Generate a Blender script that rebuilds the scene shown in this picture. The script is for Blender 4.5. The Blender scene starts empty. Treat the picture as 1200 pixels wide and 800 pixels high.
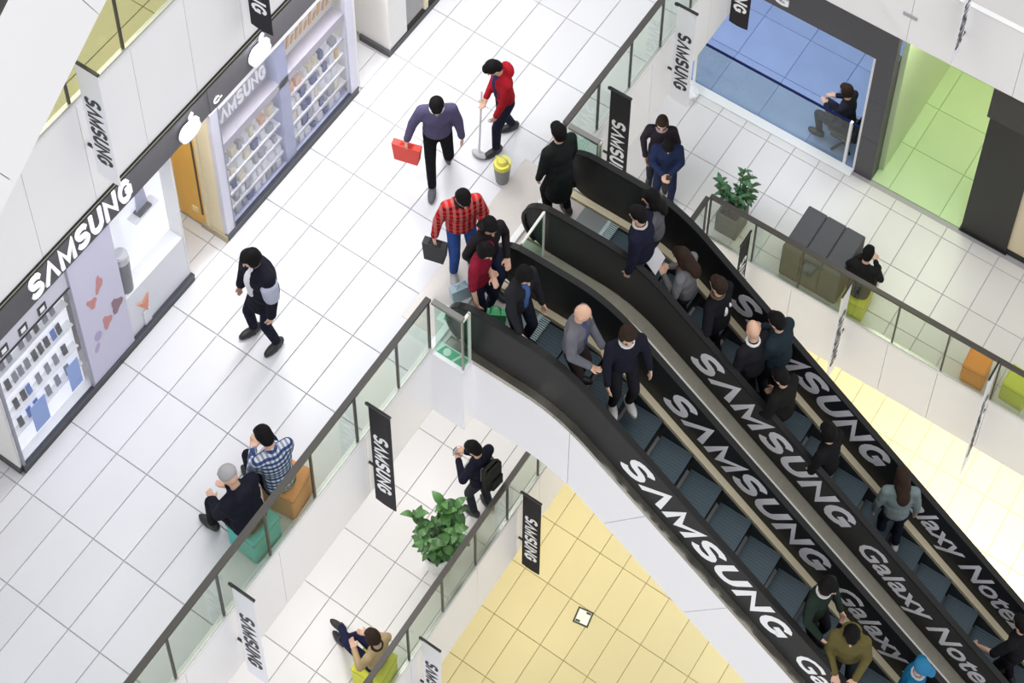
import bpy, bmesh, math, random
from mathutils import Vector, Matrix, Euler
R = math.radians
random.seed(7)
scene = bpy.context.scene
COL = scene.collection

# ------------------------------------------------------------------ camera, world, lights, exposure
FPX, YAW, DEP, ROLL = 2591.41, 2.10093555, .755391544, .0531707
PX, PY, CAMZ = 729.185, -447.027, 22.0
f_ = Vector((math.cos(DEP)*math.cos(YAW), math.cos(DEP)*math.sin(YAW), -math.sin(DEP)))
r_ = Vector((math.sin(YAW), -math.cos(YAW), 0)); u_ = r_.cross(f_)
c_, s_ = math.cos(ROLL), math.sin(ROLL)
rr, uu = c_*r_+s_*u_, -s_*r_+c_*u_
cd = bpy.data.cameras.new('camera'); cam = bpy.data.objects.new('camera', cd); COL.objects.link(cam)
m = Matrix((rr, uu, -f_)).transposed().to_4x4(); m.translation = (0, 0, CAMZ); cam.matrix_world = m
cd.sensor_width = 36; cd.sensor_fit = 'HORIZONTAL'; cd.lens = FPX/1200*36
cd.shift_x = (600-PX)/1200; cd.shift_y = (PY-400)/1200
cd.clip_start = .5; cd.clip_end = 200
scene.camera = cam
scene.view_settings.view_transform = 'Standard'; scene.view_settings.look = 'None'
scene.view_settings.exposure = 0.0; scene.view_settings.gamma = 1; scene.view_settings.use_curve_mapping = False
w = bpy.data.worlds.new('world'); scene.world = w; w.use_nodes = True
bg = w.node_tree.nodes['Background']; bg.inputs[0].default_value = (.955, .965, 1, 1); bg.inputs[1].default_value = .92

def area(name, loc, size, power, col=(1, 1, 1), rot=(0, 0, 0), sy=None):
    l = bpy.data.lights.new(name, 'AREA'); l.energy = power; l.color = col
    l.size = size
    if sy: l.shape = 'RECTANGLE'; l.size_y = sy
    o = bpy.data.objects.new(name, l); COL.objects.link(o); o.location = loc; o.rotation_euler = rot
    return o
# area light added for soft shading, unseen, high above the camera
area('overhead_fill', (-3, 9, 34), 14, 3600, (.97, .985, 1), sy=18)
WARM, COOL = (1, .86, .50), (.84, .89, 1)
# rows of ceiling lamps under the slabs
for i, y in enumerate((6.6, 9, 11.4, 13.8)):
    area('ceiling_lamp', (-8.9, y, -1.36), 1.6, 46, (1, .965, .955), sy=.5)
for x, p, c in ((-8.6, 50, COOL), (-6.8, 26, COOL), (-4.9, 24, (1, .93, .8)), (-3.0, 40, (1, .87, .62)), (-1.2, 50, (1, .9, .7))):
    area('ceiling_lamp', (x, 17.6, -1.4), 1.2, p, c, sy=.6)
for x, y, p in ((-8.0, 10.6, 28), (-8.0, 12.4, 32), (-8.3, 14.2, 26)):
    area('ceiling_lamp', (x, y, -6.75), 1.3, p, WARM, sy=1.3)
for x, y, p in ((-5.6, 16.2, 40), (-3.2, 16.2, 170), (-1.2, 16.2, 260)):
    area('ceiling_lamp', (x, y, -6.75), 1.2, p, (1, .95, .82), sy=1.2)
for y, p in ((6.6, 14), (8.4, 30), (10.0, 62), (11.6, 62), (13.2, 34)):
    area('ceiling_lamp', (-9.8, y, 3.7), .3, p, (.98, .98, 1), (0, R(22), 0), sy=1.2)  # added strips imitating the light that spills from the shop fronts
area('ceiling_lamp', (-10.9, 8.0, 8.3), 1.2, 60, (1, .86, .5), sy=3)

# ------------------------------------------------------------------ materials
MATS = {}
def mat(name, col, rough=.5, metal=0., noise=0., nscale=8., emit=0., vary=0., spec=.5, bump=0., trans=0., alpha=None):
    if name in MATS: return MATS[name]
    M = bpy.data.materials.new(name); M.use_nodes = True; nt = M.node_tree; N = nt.nodes; L = nt.links
    b = N['Principled BSDF']; b.inputs['Base Color'].default_value = (*col, 1)
    b.inputs['Roughness'].default_value = rough; b.inputs['Metallic'].default_value = metal
    b.inputs['Specular IOR Level'].default_value = spec
    src = None
    if noise or bump:
        tc = N.new('ShaderNodeTexCoord'); nz = N.new('ShaderNodeTexNoise'); nz.inputs['Scale'].default_value = nscale
        nz.inputs['Detail'].default_value = 4
        L.new(tc.outputs['Object'], nz.inputs['Vector'])
    if noise:
        mx = N.new('ShaderNodeMix'); mx.data_type = 'RGBA'
        mx.inputs[6].default_value = (*[max(0, c*(1-noise)) for c in col], 1); mx.inputs[7].default_value = (*[min(1, c*(1+noise)) for c in col], 1)
        L.new(nz.outputs['Fac'], mx.inputs[0]); src = mx.outputs[2]
    if vary:
        oi = N.new('ShaderNodeObjectInfo'); hs = N.new('ShaderNodeHueSaturation'); mr = N.new('ShaderNodeMapRange')
        mr.inputs[3].default_value = 1-vary; mr.inputs[4].default_value = 1+vary
        L.new(oi.outputs['Random'], mr.inputs[0]); L.new(mr.outputs[0], hs.inputs['Value'])
        if src: L.new(src, hs.inputs['Color'])
        else: hs.inputs['Color'].default_value = (*col, 1)
        src = hs.outputs[0]
    if src: L.new(src, b.inputs['Base Color'])
    if bump:
        bp = N.new('ShaderNodeBump'); bp.inputs['Strength'].default_value = bump; bp.inputs['Distance'].default_value = .04
        L.new(nz.outputs['Fac'], bp.inputs['Height']); L.new(bp.outputs[0], b.inputs['Normal'])
    if emit:
        b.inputs['Emission Color'].default_value = (*col, 1); b.inputs['Emission Strength'].default_value = emit
    MATS[name] = M; return M

def glass_mat(name, tint, gloss=.07):
    if name in MATS: return MATS[name]
    M = bpy.data.materials.new(name); M.use_nodes = True; nt = M.node_tree; N = nt.nodes; L = nt.links
    N.remove(N['Principled BSDF']); out = N['Material Output']
    t = N.new('ShaderNodeBsdfTransparent'); t.inputs[0].default_value = (*tint, 1)
    g = N.new('ShaderNodeBsdfGlossy'); g.inputs['Roughness'].default_value = .04
    mx = N.new('ShaderNodeMixShader'); mx.inputs[0].default_value = gloss; L.new(t.outputs[0], mx.inputs[1]); L.new(g.outputs[0], mx.inputs[2])
    L.new(mx.outputs[0], out.inputs['Surface']); MATS[name] = M; return M

def plaid_mat(name, ca, cb, cc, scale=14):
    if name in MATS: return MATS[name]
    M = bpy.data.materials.new(name); M.use_nodes = True; nt = M.node_tree; N = nt.nodes; L = nt.links
    b = N['Principled BSDF']; b.inputs['Roughness'].default_value = .85; b.inputs['Specular IOR Level'].default_value = .15
    tc = N.new('ShaderNodeTexCoord'); prev = None
    def wave(axis, sc):
        wv = N.new('ShaderNodeTexWave'); wv.bands_direction = axis; wv.inputs['Scale'].default_value = sc
        L.new(tc.outputs['Object'], wv.inputs['Vector'])
        r = N.new('ShaderNodeMath'); r.operation = 'GREATER_THAN'; r.inputs[1].default_value = .55
        L.new(wv.outputs['Fac'], r.inputs[0]); return r
    a = wave('Z', scale/6.28*2); c = wave('Y', scale/6.28*2)
    m1 = N.new('ShaderNodeMix'); m1.data_type = 'RGBA'; m1.inputs[6].default_value = (*ca, 1); m1.inputs[7].default_value = (*cb, 1)
    L.new(a.outputs[0], m1.inputs[0])
    m2 = N.new('ShaderNodeMix'); m2.data_type = 'RGBA'; m2.inputs[7].default_value = (*cc, 1)
    mm = N.new('ShaderNodeMath'); mm.operation = 'MULTIPLY'; mm.inputs[1].default_value = .6
    L.new(c.outputs[0], mm.inputs[0]); L.new(mm.outputs[0], m2.inputs[0]); L.new(m1.outputs[2], m2.inputs[6]); L.new(m2.outputs[2], b.inputs['Base Color'])
    MATS[name] = M; return M

def srgb(r, g, b): return tuple(((v/255)/12.92 if v/255 <= .04045 else ((v/255+.055)/1.055)**2.4) for v in (r, g, b))
TILE = mat('tile_white', (.655, .655, .68), .3, noise=.02, nscale=2.5, vary=.025)
TILE1 = mat('tile_ivory', (.72, .705, .69), .3, noise=.02, nscale=2.5, vary=.025)
TILE0 = mat('tile_straw', (.62, .56, .335), .3, noise=.03, nscale=2.5, vary=.03)
TILEB = mat('tile_blue', (.25, .33, .55), .3, noise=.12, nscale=2, vary=.04)
TILEG = mat('tile_green', (.60, .78, .46), .2, noise=.05, nscale=2, vary=.03)
GROUT = mat('grout', (.42, .41, .43), .8, noise=.06)
GROUT0 = mat('grout_straw', (.40, .34, .20), .8, noise=.06)
WHITE = mat('white_panel', (.94, .925, .925), .45, noise=.015, nscale=1.5)
FLANK = mat('white_laminate', (.95, .945, .965), .4, noise=.01)
PLAST = mat('plaster', (.80, .79, .77), .7, noise=.02)
CREAM = mat('cream_wall', (.80, .72, .52), .6, noise=.02)
SLAB = mat('slab_concrete', (.6, .58, .56), .8, noise=.05)
HDARK = mat('header_charcoal', (.075, .072, .08), .5, noise=.08, nscale=20)
BLACK = mat('black_trim', (.012, .012, .013), .35)
BPANEL = mat('black_vinyl', (.010, .010, .012), .45, spec=.22, noise=.15, nscale=4)
RUBBER = mat('handrail_rubber', (.012, .012, .012), .45, spec=.25)
STEEL = mat('steel_bright_sheen', (.82, .80, .73), .4, metal=.0, noise=.06, nscale=30)  # matt pale colour stands in for the bright reflection on the steel
STEELD = mat('steel_dim_sheen', (.36, .34, .27), .35, metal=.2, noise=.15, nscale=12)  # olive grey holds the deck's darker reflection as colour, reused on posts
CHROME = mat('chrome_sheen_patches', (.42, .40, .34), .22, metal=.9, noise=.55, nscale=5)  # strong noise paints in the light and dark patches the chrome reflects
ALU = mat('aluminium', (.68, .68, .66), .35, metal=.8)
BRONZE = mat('rail_bronze', (.07, .065, .06), .4, metal=.3)
SKIRT = mat('skirting_beige', (.78, .69, .48), .35, metal=.0, noise=.06, nscale=10)
STEP = mat('step_slate', (.055, .085, .105), .45, metal=.3, noise=.12, nscale=30, vary=.06)
STEPD = mat('step_riser', (.012, .014, .016), .5)
PLATE = mat('landing_plate', (.60, .56, .525), .35, metal=.1, noise=.05, nscale=40)
GLASS = glass_mat('clear_glass', (.86, .90, .86))
GLASSE = glass_mat('green_glass', (.80, .93, .88))
SHOPGL = glass_mat('shop_glass', (.97, .975, .985))
LET = mat('letter_white', (.97, .97, .97), .5)
LETS = mat('sign_letter_lit', (.93, .93, .95), .5, emit=.2)
LETG = mat('letter_silver', (.94, .93, .98), .5)
LETB = mat('letter_black', (.012, .012, .014), .5)
BANW = mat('banner_white', (.88, .88, .92), .6)
BANB = mat('banner_black', (.018, .016, .020), .6, spec=.2)

# ------------------------------------------------------------------ mesh helpers
class MB:
    def __init__(s): s.v = []; s.f = []; s.m = []
    def add(s, vs, fs, mi=0):
        k = len(s.v); s.v += [tuple(p) for p in vs]; s.f += [tuple(i+k for i in f) for f in fs]; s.m += [mi]*len(fs); return s
    def box(s, x0, x1, y0, y1, z0, z1, mi=0):
        return s.add([(x0, y0, z0), (x1, y0, z0), (x1, y1, z0), (x0, y1, z0), (x0, y0, z1), (x1, y0, z1), (x1, y1, z1), (x0, y1, z1)],
                     [(0, 3, 2, 1), (4, 5, 6, 7), (0, 1, 5, 4), (1, 2, 6, 5), (2, 3, 7, 6), (3, 0, 4, 7)], mi)
    def bbox(s, x0, x1, y0, y1, z0, z1, b=.01, mi=0):
        # box with chamfered vertical and top edges
        def ring(i, z): return [(x0+i+b, y0+i, z), (x1-i-b, y0+i, z), (x1-i, y0+i+b, z), (x1-i, y1-i-b, z), (x1-i-b, y1-i, z), (x0+i+b, y1-i, z), (x0+i, y1-i-b, z), (x0+i, y0+i+b, z)]
        vs = ring(0, z0)+ring(0, z1-b)+ring(b, z1)
        fs = [tuple(range(7, -1, -1)), tuple(range(16, 24))]
        for k in (0, 8):
            for i in range(8): fs.append((k+i, k+(i+1) % 8, k+8+(i+1) % 8, k+8+i))
        return s.add(vs, fs, mi)
    def prism(s, pts, off, mi=0):
        # polygon pts (3d list) extruded by vector off
        n = len(pts); o = Vector(off)
        vs = [Vector(p) for p in pts]; vs = vs+[p+o for p in vs]
        fs = [tuple(range(n-1, -1, -1)), tuple(range(n, 2*n))]+[(i, (i+1) % n, n+(i+1) % n, n+i) for i in range(n)]
        return s.add(vs, fs, mi)
    def cone(s, a, b, ra, rb, seg=12, rings=3, mi=0):
        # rounded cone
        a, b = Vector(a), Vector(b); d = b-a
        if d.length < 1e-6: d = Vector((0, 0, 1e-4))
        d = d.normalized(); t = d.orthogonal().normalized(); q = d.cross(t)
        prof = []
        for i in range(rings): an = -math.pi/2*(1-(i+.35)/rings); prof.append((a+d*(ra*math.sin(an)), ra*math.cos(an)))
        prof.append((a, ra)); prof.append((b, rb))
        for i in range(rings-1, -1, -1): an = math.pi/2*(1-(i+.35)/rings); prof.append((b+d*(rb*math.sin(an)), rb*math.cos(an)))
        vs = []; fs = []
        for c, r in prof:
            for j in range(seg): an = 2*math.pi*j/seg; vs.append(c+(t*math.cos(an)+q*math.sin(an))*r)
        n = len(prof)
        for i in range(n-1):
            for j in range(seg): fs.append((i*seg+j, i*seg+(j+1) % seg, (i+1)*seg+(j+1) % seg, (i+1)*seg+j))
        fs.append(tuple(range(seg-1, -1, -1))); fs.append(tuple(range((n-1)*seg, n*seg)))
        return s.add(vs, fs, mi)
    def cyl(s, a, b, ra, rb=None, seg=16, mi=0):
        rb = ra if rb is None else rb; a, b = Vector(a), Vector(b); d = (b-a).normalized(); t = d.orthogonal().normalized(); q = d.cross(t)
        vs = [a+(t*math.cos(2*math.pi*j/seg)+q*math.sin(2*math.pi*j/seg))*ra for j in range(seg)]+[b+(t*math.cos(2*math.pi*j/seg)+q*math.sin(2*math.pi*j/seg))*rb for j in range(seg)]
        return s.add(vs, [tuple(range(seg-1, -1, -1)), tuple(range(seg, 2*seg))]+[(j, (j+1) % seg, seg+(j+1) % seg, seg+j) for j in range(seg)], mi)
    def ell(s, c, r, M=None, seg=14, rings=9, mi=0):
        c = Vector(c); vs = []; fs = []
        for i in range(rings+1):
            ph = -math.pi/2+math.pi*(i+.0)/rings
            if i == 0: ph += .15
            if i == rings: ph -= .15
            for j in range(seg):
                an = 2*math.pi*j/seg; p = Vector((r[0]*math.cos(ph)*math.cos(an), r[1]*math.cos(ph)*math.sin(an), r[2]*math.sin(ph)))
                if M is not None: p = M @ p
                vs.append(c+p)
        for i in range(rings):
            for j in range(seg): fs.append((i*seg+j, i*seg+(j+1) % seg, (i+1)*seg+(j+1) % seg, (i+1)*seg+j))
        fs.append(tuple(range(seg-1, -1, -1))); fs.append(tuple(range(rings*seg, (rings+1)*seg)))
        return s.add(vs, fs, mi)
    def sweep(s, path, sec, up=Vector((0, 1, 0)), mi=0):
        # path of points in an x-z plane; sec list of (across along up, out along normal)
        n = len(path); k = len(sec); vs = []; fs = []
        P = [Vector(p) for p in path]
        for i in range(n):
            d = (P[min(i+1, n-1)]-P[max(i-1, 0)]).normalized(); nn = up.cross(d)
            for a, b in sec: vs.append(P[i]+up*a+nn*b)
        for i in range(n-1):
            for j in range(k): fs.append((i*k+j, i*k+(j+1) % k, (i+1)*k+(j+1) % k, (i+1)*k+j))
        fs.append(tuple(range(k-1, -1, -1))); fs.append(tuple(range((n-1)*k, n*k)))
        return s.add(vs, fs, mi)
    def mesh(s, name, mats, smooth=False):
        me = bpy.data.meshes.new(name); me.from_pydata(s.v, [], s.f)
        for M in (mats if isinstance(mats, (list, tuple)) else [mats]): me.materials.append(M)
        if len(set(s.m)) > 1: me.polygons.foreach_set('material_index', s.m)
        bm = bmesh.new(); bm.from_mesh(me); bmesh.ops.recalc_face_normals(bm, faces=bm.faces); bm.to_mesh(me); bm.free()
        if smooth: me.polygons.foreach_set('use_smooth', [True]*len(me.polygons))
        me.update(); return me
    def build(s, name, mats, parent=None, smooth=False):
        return obj(name, s.mesh(name, mats, smooth), parent)

def obj(name, me, parent=None, loc=None, rz=None):
    o = bpy.data.objects.new(name, me); COL.objects.link(o); o.parent = parent
    if loc is not None: o.location = loc
    if rz is not None: o.rotation_euler = (0, 0, rz)
    return o
def tag(o, label, cat, group=None, kind=None):
    o['label'] = label; o['category'] = cat
    if group: o['group'] = group
    if kind: o['kind'] = kind
    return o
def thing(name, label, cat, loc=(0, 0, 0), rz=0, group=None, kind=None):
    return tag(obj(name, None, None, loc, rz), label, cat, group, kind)
def B(x0, x1, y0, y1, z0, z1): return MB().box(x0, x1, y0, y1, z0, z1)

TXT = {}
def text_mesh(s, bold=.0, extrude=.004):
    """flat lettering; returns vertex/face lists in x (reading), y (up), unit font size, plus width"""
    key = (s, bold, extrude)
    if key in TXT: return TXT[key]
    cu = bpy.data.curves.new('t', 'FONT'); cu.body = s; cu.offset = bold; cu.extrude = extrude; cu.resolution_u = 3
    o = bpy.data.objects.new('t', cu); COL.objects.link(o); bpy.context.view_layer.update()
    me = bpy.data.meshes.new_from_object(o.evaluated_get(bpy.context.evaluated_depsgraph_get()))
    vs = [tuple(v.co) for v in me.vertices]; fs = [tuple(p.vertices) for p in me.polygons]
    bpy.data.objects.remove(o); bpy.data.curves.remove(cu); bpy.data.meshes.remove(me)
    x0 = min(v[0] for v in vs); vs = [(v[0]-x0, v[1], v[2]) for v in vs]
    TXT[key] = (vs, fs, max(v[0] for v in vs)); return TXT[key]
def lettering(s, name, M_, parent, origin, ex, ey, size, width=None, bold=.0, extrude=.006, shear=0.):
    """text laid on the plane spanned by ex (reading direction) and ey (letter up)"""
    vs, fs, wd = text_mesh(s, bold, extrude/size)
    ex, ey = Vector(ex).normalized(), Vector(ey).normalized(); ez = ex.cross(ey); o = Vector(origin)
    sx = (width/wd) if width else size
    mb = MB(); mb.add([o+ex*((v[0])*sx+shear*v[1]*size)+ey*(v[1]*size)+ez*(v[2]*size) for v in vs], fs)
    me = bpy.data.meshes.new(name); me.from_pydata(mb.v, [], mb.f); me.materials.append(M_)
    return obj(name, me, parent)
SAM = 'SAMSUNG'
def arc(cx, cy, rx, ry, a0, a1, n=9): return [(cx+rx*math.cos(R(a0+(a1-a0)*i/n)), cy+ry*math.sin(R(a0+(a1-a0)*i/n))) for i in range(n+1)]
GLY = {'S': (.80, [arc(.41, .70, .31, .205, 22, 240, 9)+arc(.40, .30, .315, .205, 60, -158, 9)]),
       'A': (.86, [[(.05, 0), (.43, .93), (.81, 0)]]), 'M': (.98, [[(.10, 0), (.10, .93), (.49, .12), (.88, .93), (.88, 0)]]),
       'U': (.82, [[(.11, 1), (.11, .36)]+arc(.41, .36, .30, .26, 200, 340, 7)+[(.71, .36), (.71, 1)]]),
       'N': (.84, [[(.11, 0), (.11, .90), (.73, .10), (.73, 1)]]),
       'G': (.86, [arc(.43, .5, .33, .40, 35, 325, 12)+[(.75, .28), (.75, .47), (.46, .47)]])}
def ribbon(pts, w):
    P = [Vector((p[0], p[1])) for p in pts]; n = len(P); Lf, Rt = [], []
    for i in range(n):
        d0 = (P[i]-P[i-1]).normalized() if i else (P[1]-P[0]).normalized()
        d1 = (P[i+1]-P[i]).normalized() if i < n-1 else d0
        n0, n1 = Vector((-d0.y, d0.x)), Vector((-d1.y, d1.x)); b = n0+n1
        b = b.normalized() if b.length > 1e-4 else n0
        k = w/2/max(.42, b.dot(n0)); Lf.append(P[i]+b*k); Rt.append(P[i]-b*k)
    return Lf, Rt
def logo(name, M_, parent, origin, ex, ey, height, width, depth=.004, wt=.225, s='SAMSUNG', gap=.14, shear=0.):
    """heavy sans capitals drawn as strokes"""
    ex, ey = Vector(ex).normalized(), Vector(ey).normalized(); ez = ex.cross(ey); o = Vector(origin)
    tot = sum(GLY[c][0] for c in s)+gap*(len(s)-1); sx = width/tot; x = 0; mb = MB()
    for c in s:
        gw, st = GLY[c]
        for ln in st:
            A, Bq = ribbon(ln, wt); n = len(A); vs = []; fs = []
            for a, b in zip(A, Bq):
                for q in (a, b):
                    y = min(max(q.y, 0), 1)
                    p = o+ex*((x+q.x)*sx+shear*y*height)+ey*(y*height); vs += [p, p+ez*depth]
            for i in range(n-1):
                k = 4*i
                fs += [(k+1, k+3, k+7, k+5), (k, k+4, k+6, k+2), (k, k+1, k+5, k+4), (k+2, k+6, k+7, k+3)]
            fs += [(0, 2, 3, 1), (4*n-4, 4*n-3, 4*n-1, 4*n-2)]
            mb.add(vs, fs)
        x += gw+gap
    return mb.build(name, M_, parent)

# ------------------------------------------------------------------ the setting: floors
XE2, XE1, YE1, YF2 = -7.36, -6.97, 15.07, 16.72       # slab edges: upper left, middle left, middle right, upper far
Z2, Z1, Z0, Z3 = 0., -5.3, -10.6, 5.3
XS, YS = -10.01, 17.2                                  # shop fronts
TILEMESH = {}
def floor(name, label, rects, z, x_ph, y_ph, tm, px=.4026, py=.794, bottom=-.3, grout=None, skip=None):
    """slab with one tile object per visible tile"""
    mb = MB()
    for (x0, x1, y0, y1) in rects: mb.box(x0, x1, y0, y1, z+bottom, z-.012)
    f = mb.build(name, grout or GROUT); tag(f, label, 'floor', kind='structure')
    g = .0045
    for (x0, x1, y0, y1) in (skip or rects):
        i = math.floor((x0-x_ph)/px)
        while x_ph+i*px < x1-.01:
            a0, a1 = max(x_ph+i*px, x0), min(x_ph+(i+1)*px, x1)
            j = math.floor((y0-y_ph)/py)
            while y_ph+j*py < y1-.01:
                b0, b1 = max(y_ph+j*py, y0), min(y_ph+(j+1)*py, y1)
                if a1-a0 > .03 and b1-b0 > .03:
                    k = (round(a1-a0, 3), round(b1-b0, 3), tm.name)
                    if k not in TILEMESH:
                        hx, hy = (a1-a0)/2-g, (b1-b0)/2-g
                        mb2 = MB(); b = .003
                        mb2.add([(-hx, -hy, -.02), (hx, -hy, -.02), (hx, hy, -.02), (-hx, hy, -.02), (-hx, -hy, -b), (hx, -hy, -b), (hx, hy, -b), (-hx, hy, -b),
                                 (-hx+b, -hy+b, 0), (hx-b, -hy+b, 0), (hx-b, hy-b, 0), (-hx+b, hy-b, 0)],
                                [(0, 1, 5, 4), (1, 2, 6, 5), (2, 3, 7, 6), (3, 0, 4, 7), (4, 5, 9, 8), (5, 6, 10, 9), (6, 7, 11, 10), (7, 4, 8, 11), (8, 9, 10, 11)])
                        TILEMESH[k] = mb2.mesh('tile', tm)
                    obj('tile', TILEMESH[k], f, ((a0+a1)/2, (b0+b1)/2, z))
                j += 1
            i += 1
    return f
# upper floor (left bank)
floor('floor_upper', 'white tiled upper floor in front of the phone shops', [(-12.5, -7.42, 3.2, 18.5)], Z2, -8.569, 9.821, TILE,
      skip=[(-10.0, -7.42, 3.6, 17.3), (-12.2, -10.0, 4.0, 5.95), (-11.8, -10.0, 8.6, 9.16), (-11.8, -10.0, 11.6, 12.1)])
floor('floor_middle', 'pale tiled middle floor beneath the upper gallery', [(-12, -7.03, 4.5, 21.5), (-7.03, 1.5, 15.13, 21.5)], Z1, -8.25, 9.08, TILE1, py=.785,
      skip=[(-9.4, -7.03, 6.2, 15.13), (-9.6, -.2, 15.13, 17.12)])
floor('floor_ground', 'straw coloured tiled ground floor seen under the escalators', [(-12, 2, 6, 20)], Z0, -6.52, 11.03, TILE0, px=.402, py=.795, grout=GROUT0,
      skip=[(-8.4, 1.0, 9.1, 17.4)])
floor('floor_bridge', 'tiled landing bridge at the foot of the escalators', [(.58, 3.4, 8.6, 12.9)], Z1, .58, 9.08, TILE1)
floor('floor_top', 'straw coloured tiled top gallery floor', [(-14, -9.64, 2.5, 14)], Z3, -9.8, 7.6, TILE0, grout=GROUT0, bottom=-.2, skip=[(-11.8, -9.64, 5.6, 9.9)])
def slab(name, label, boxes):
    mb = MB()
    for b in boxes: mb.box(*b)
    return tag(mb.build(name, SLAB), label, 'ceiling', kind='structure')
slab('ceiling_middle', 'underside of the upper floor slab', [(-12.5, -7.42, 3.2, 18.5, -1.27, -.31), (-12.5, 1.5, 18.5, 23, -1.27, 0), (-7.42, 1.5, 16.78, 18.5, -1.27, 0)])
slab('ceiling_ground', 'underside of the middle floor slab', [(-12, -7.03, 4.5, 21.5, -6.57, -5.61), (-7.03, 1.5, 15.13, 21.5, -6.57, -5.61)])
slab('ceiling_upper', 'underside of the top gallery slab above the phone shops', [(-14, -9.64, 2.5, 14, 3.78, 5.09)])

def fascia(name, label, axis, fixed, a0, a1, step, z0, z1, phase, out):
    """white cladding panels along a slab edge; out = direction (sign) of the outer face"""
    t = thing(name, label, 'fascia', (0, 0, 0), kind='structure')
    a = phase+math.floor((a0-phase)/step)*step
    while a < a1-.02:
        b0, b1 = max(a, a0)+.003, min(a+step, a1)-.003
        if b1-b0 > .02:
            q0, q1 = sorted((fixed, fixed-out*.05))
            if axis == 'y': MB().box(q0, q1, b0, b1, z0, z1).build('panel', WHITE, t)
            else: MB().box(b0, b1, q0, q1, z0, z1).build('panel', WHITE, t)
        a += step
    q0, q1 = sorted((fixed-out*.052, fixed-out*.06))
    (B(q0, q1, a0, a1, z0, z1-.01) if axis == 'y' else B(a0, a1, q0, q1, z0, z1-.01)).build('backing', GROUT, t)
    q0, q1 = sorted((fixed+out*.012, fixed-out*.06))
    (B(q0, q1, a0, a1, z1, z1+.035) if axis == 'y' else B(a0, a1, q0, q1, z1, z1+.035)).build('cap', mat('cap_white', (.86, .85, .84), .4), t)
    return t
fascia('trim_1', 'white panelled edge of the upper floor beside the escalators', 'y', XE2, 3.6, 17.0, 1.414, -1.27, 0, 5.36, 1)
fascia('trim_2', 'white panelled edge of the middle floor below the black column of shops', 'y', XE1, 5.5, 15.07, 1.38, -6.57, Z1, 8.21, 1)['label'] = 'white panelled edge of the middle floor beside the leafy plant'
fascia('trim_3', 'white panelled edge of the middle floor below the orange stool', 'x', YE1, -6.97, 1.4, .744, -6.57, Z1, -4.10, -1)
fascia('trim_4', 'white panelled edge above the blue and green shops', 'x', YF2, -7.36, 1.4, 1.5, -1.27, 0, -5.25, -1)
fascia('trim_5', 'white panelled edge of the top gallery above the phone shops', 'y', -9.58, 3.0, 13.8, .715, 3.76, Z3, 6.54, 1)

B(-5.36, -5.16, YF2-.012, YF2, -.76, -.70).build('vent_slot', GROUT, bpy.data.objects['trim_4'])
t5 = bpy.data.objects['trim_5']
B(-9.60, -9.565, 3.0, 13.8, 3.725, 3.745).build('bottom_light_strip', mat('strip_cream', (.9, .86, .6), .4), t5); B(-9.62, -9.56, 3.0, 13.8, 3.745, 3.758).build('bottom_dark_line', BLACK, t5); B(-9.62, -9.56, 3.0, 13.8, 3.69, 3.725).build('bottom_bead', BLACK, t5)  # plain black strip makes the dark line under the panels
# ------------------------------------------------------------------ glass railings
def railing(label, axis, fixed, a0, a1, z, posts, ret=None):
    t = thing('glass_railing', label, 'railing', (0, 0, z))
    def bx(p0, p1, w, h0, h1):
        return B(fixed-w, fixed+w, p0, p1, h0, h1) if axis == 'y' else B(p0, p1, fixed-w, fixed+w, h0, h1)
    bx(a0, a1, .033, 1.03, 1.07).build('handrail', BRONZE, t)
    bx(a0, a1, .02, .036, .07).build('base_channel', ALU, t)
    ps = [a0+.012]+[p for p in posts if a0+.2 < p < a1-.2]+[a1-.012]
    for p in ps: bx(p-.011, p+.011, .013, .04, 1.03).build('post', BRONZE, t)
    for p, q in zip(ps[:-1], ps[1:]): bx(p+.014, q-.014, .005, .072, 1.01).build('glass_pane', GLASS, t)
    return t
railing('long glass railing with a dark handrail behind the two seated men', 'y', XE2-.02, 3.7, 9.36, Z2, [5.26+.707*k for k in range(-2, 6)])
railing('glass railing with a dark handrail beside the white hanging banner', 'y', XE2-.02, 11.93, 17.0, Z2, [11.93+.70*k for k in range(1, 8)])
railing('glass railing of the middle floor beside the leafy plant', 'y', XE1-.02, 5.6, 15.05, Z1, [8.21+.685*k for k in range(-3, 10)])
railing('glass railing of the middle floor in front of the grey planter', 'x', YE1+.02, -6.97, 1.3, Z1, [-6.97+.727*k for k in range(1, 12)])
# short returns at the escalator heads
def ret(label, x0, x1, y, ye):
    t = thing('glass_return', label, 'railing', (0, 0, 0))
    B(x0, x1, y-.03, y+.03, 1.03, 1.07).build('handrail', mat('return_steel', (.22, .22, .2), .35, metal=.6), t)
    B(x0+.02, x1-.03, y-.005, y+.005, .05, 1.03).build('glass_pane', GLASSE, t)
    MB().box(x1-.022, x1, y-.012, y+.012, .02, 1.03).build('post', STEELD, t)
    s = 1 if ye > y else -1
    B(x1-.02, x1+.01, min(y, ye), max(y, ye), 1.0, 1.03).build('end_bar', STEEL, t)
    B(x1-.009, x1+.001, min(y, ye), max(y, ye), .05, 1.0).build('end_pane', GLASSE, t)
    MB().box(x1-.02, x1+.01, ye-.012, ye+.012, .02, 1.03).build('post', STEEL, t)
    return t
ret('short glass return of the railing beside the green floor graphic', XE2+.035, -6.94, 9.36, 9.47)
ret('short glass return of the railing behind the person in the long black coat', XE2+.035, -6.93, 11.93, 11.99)
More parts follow.
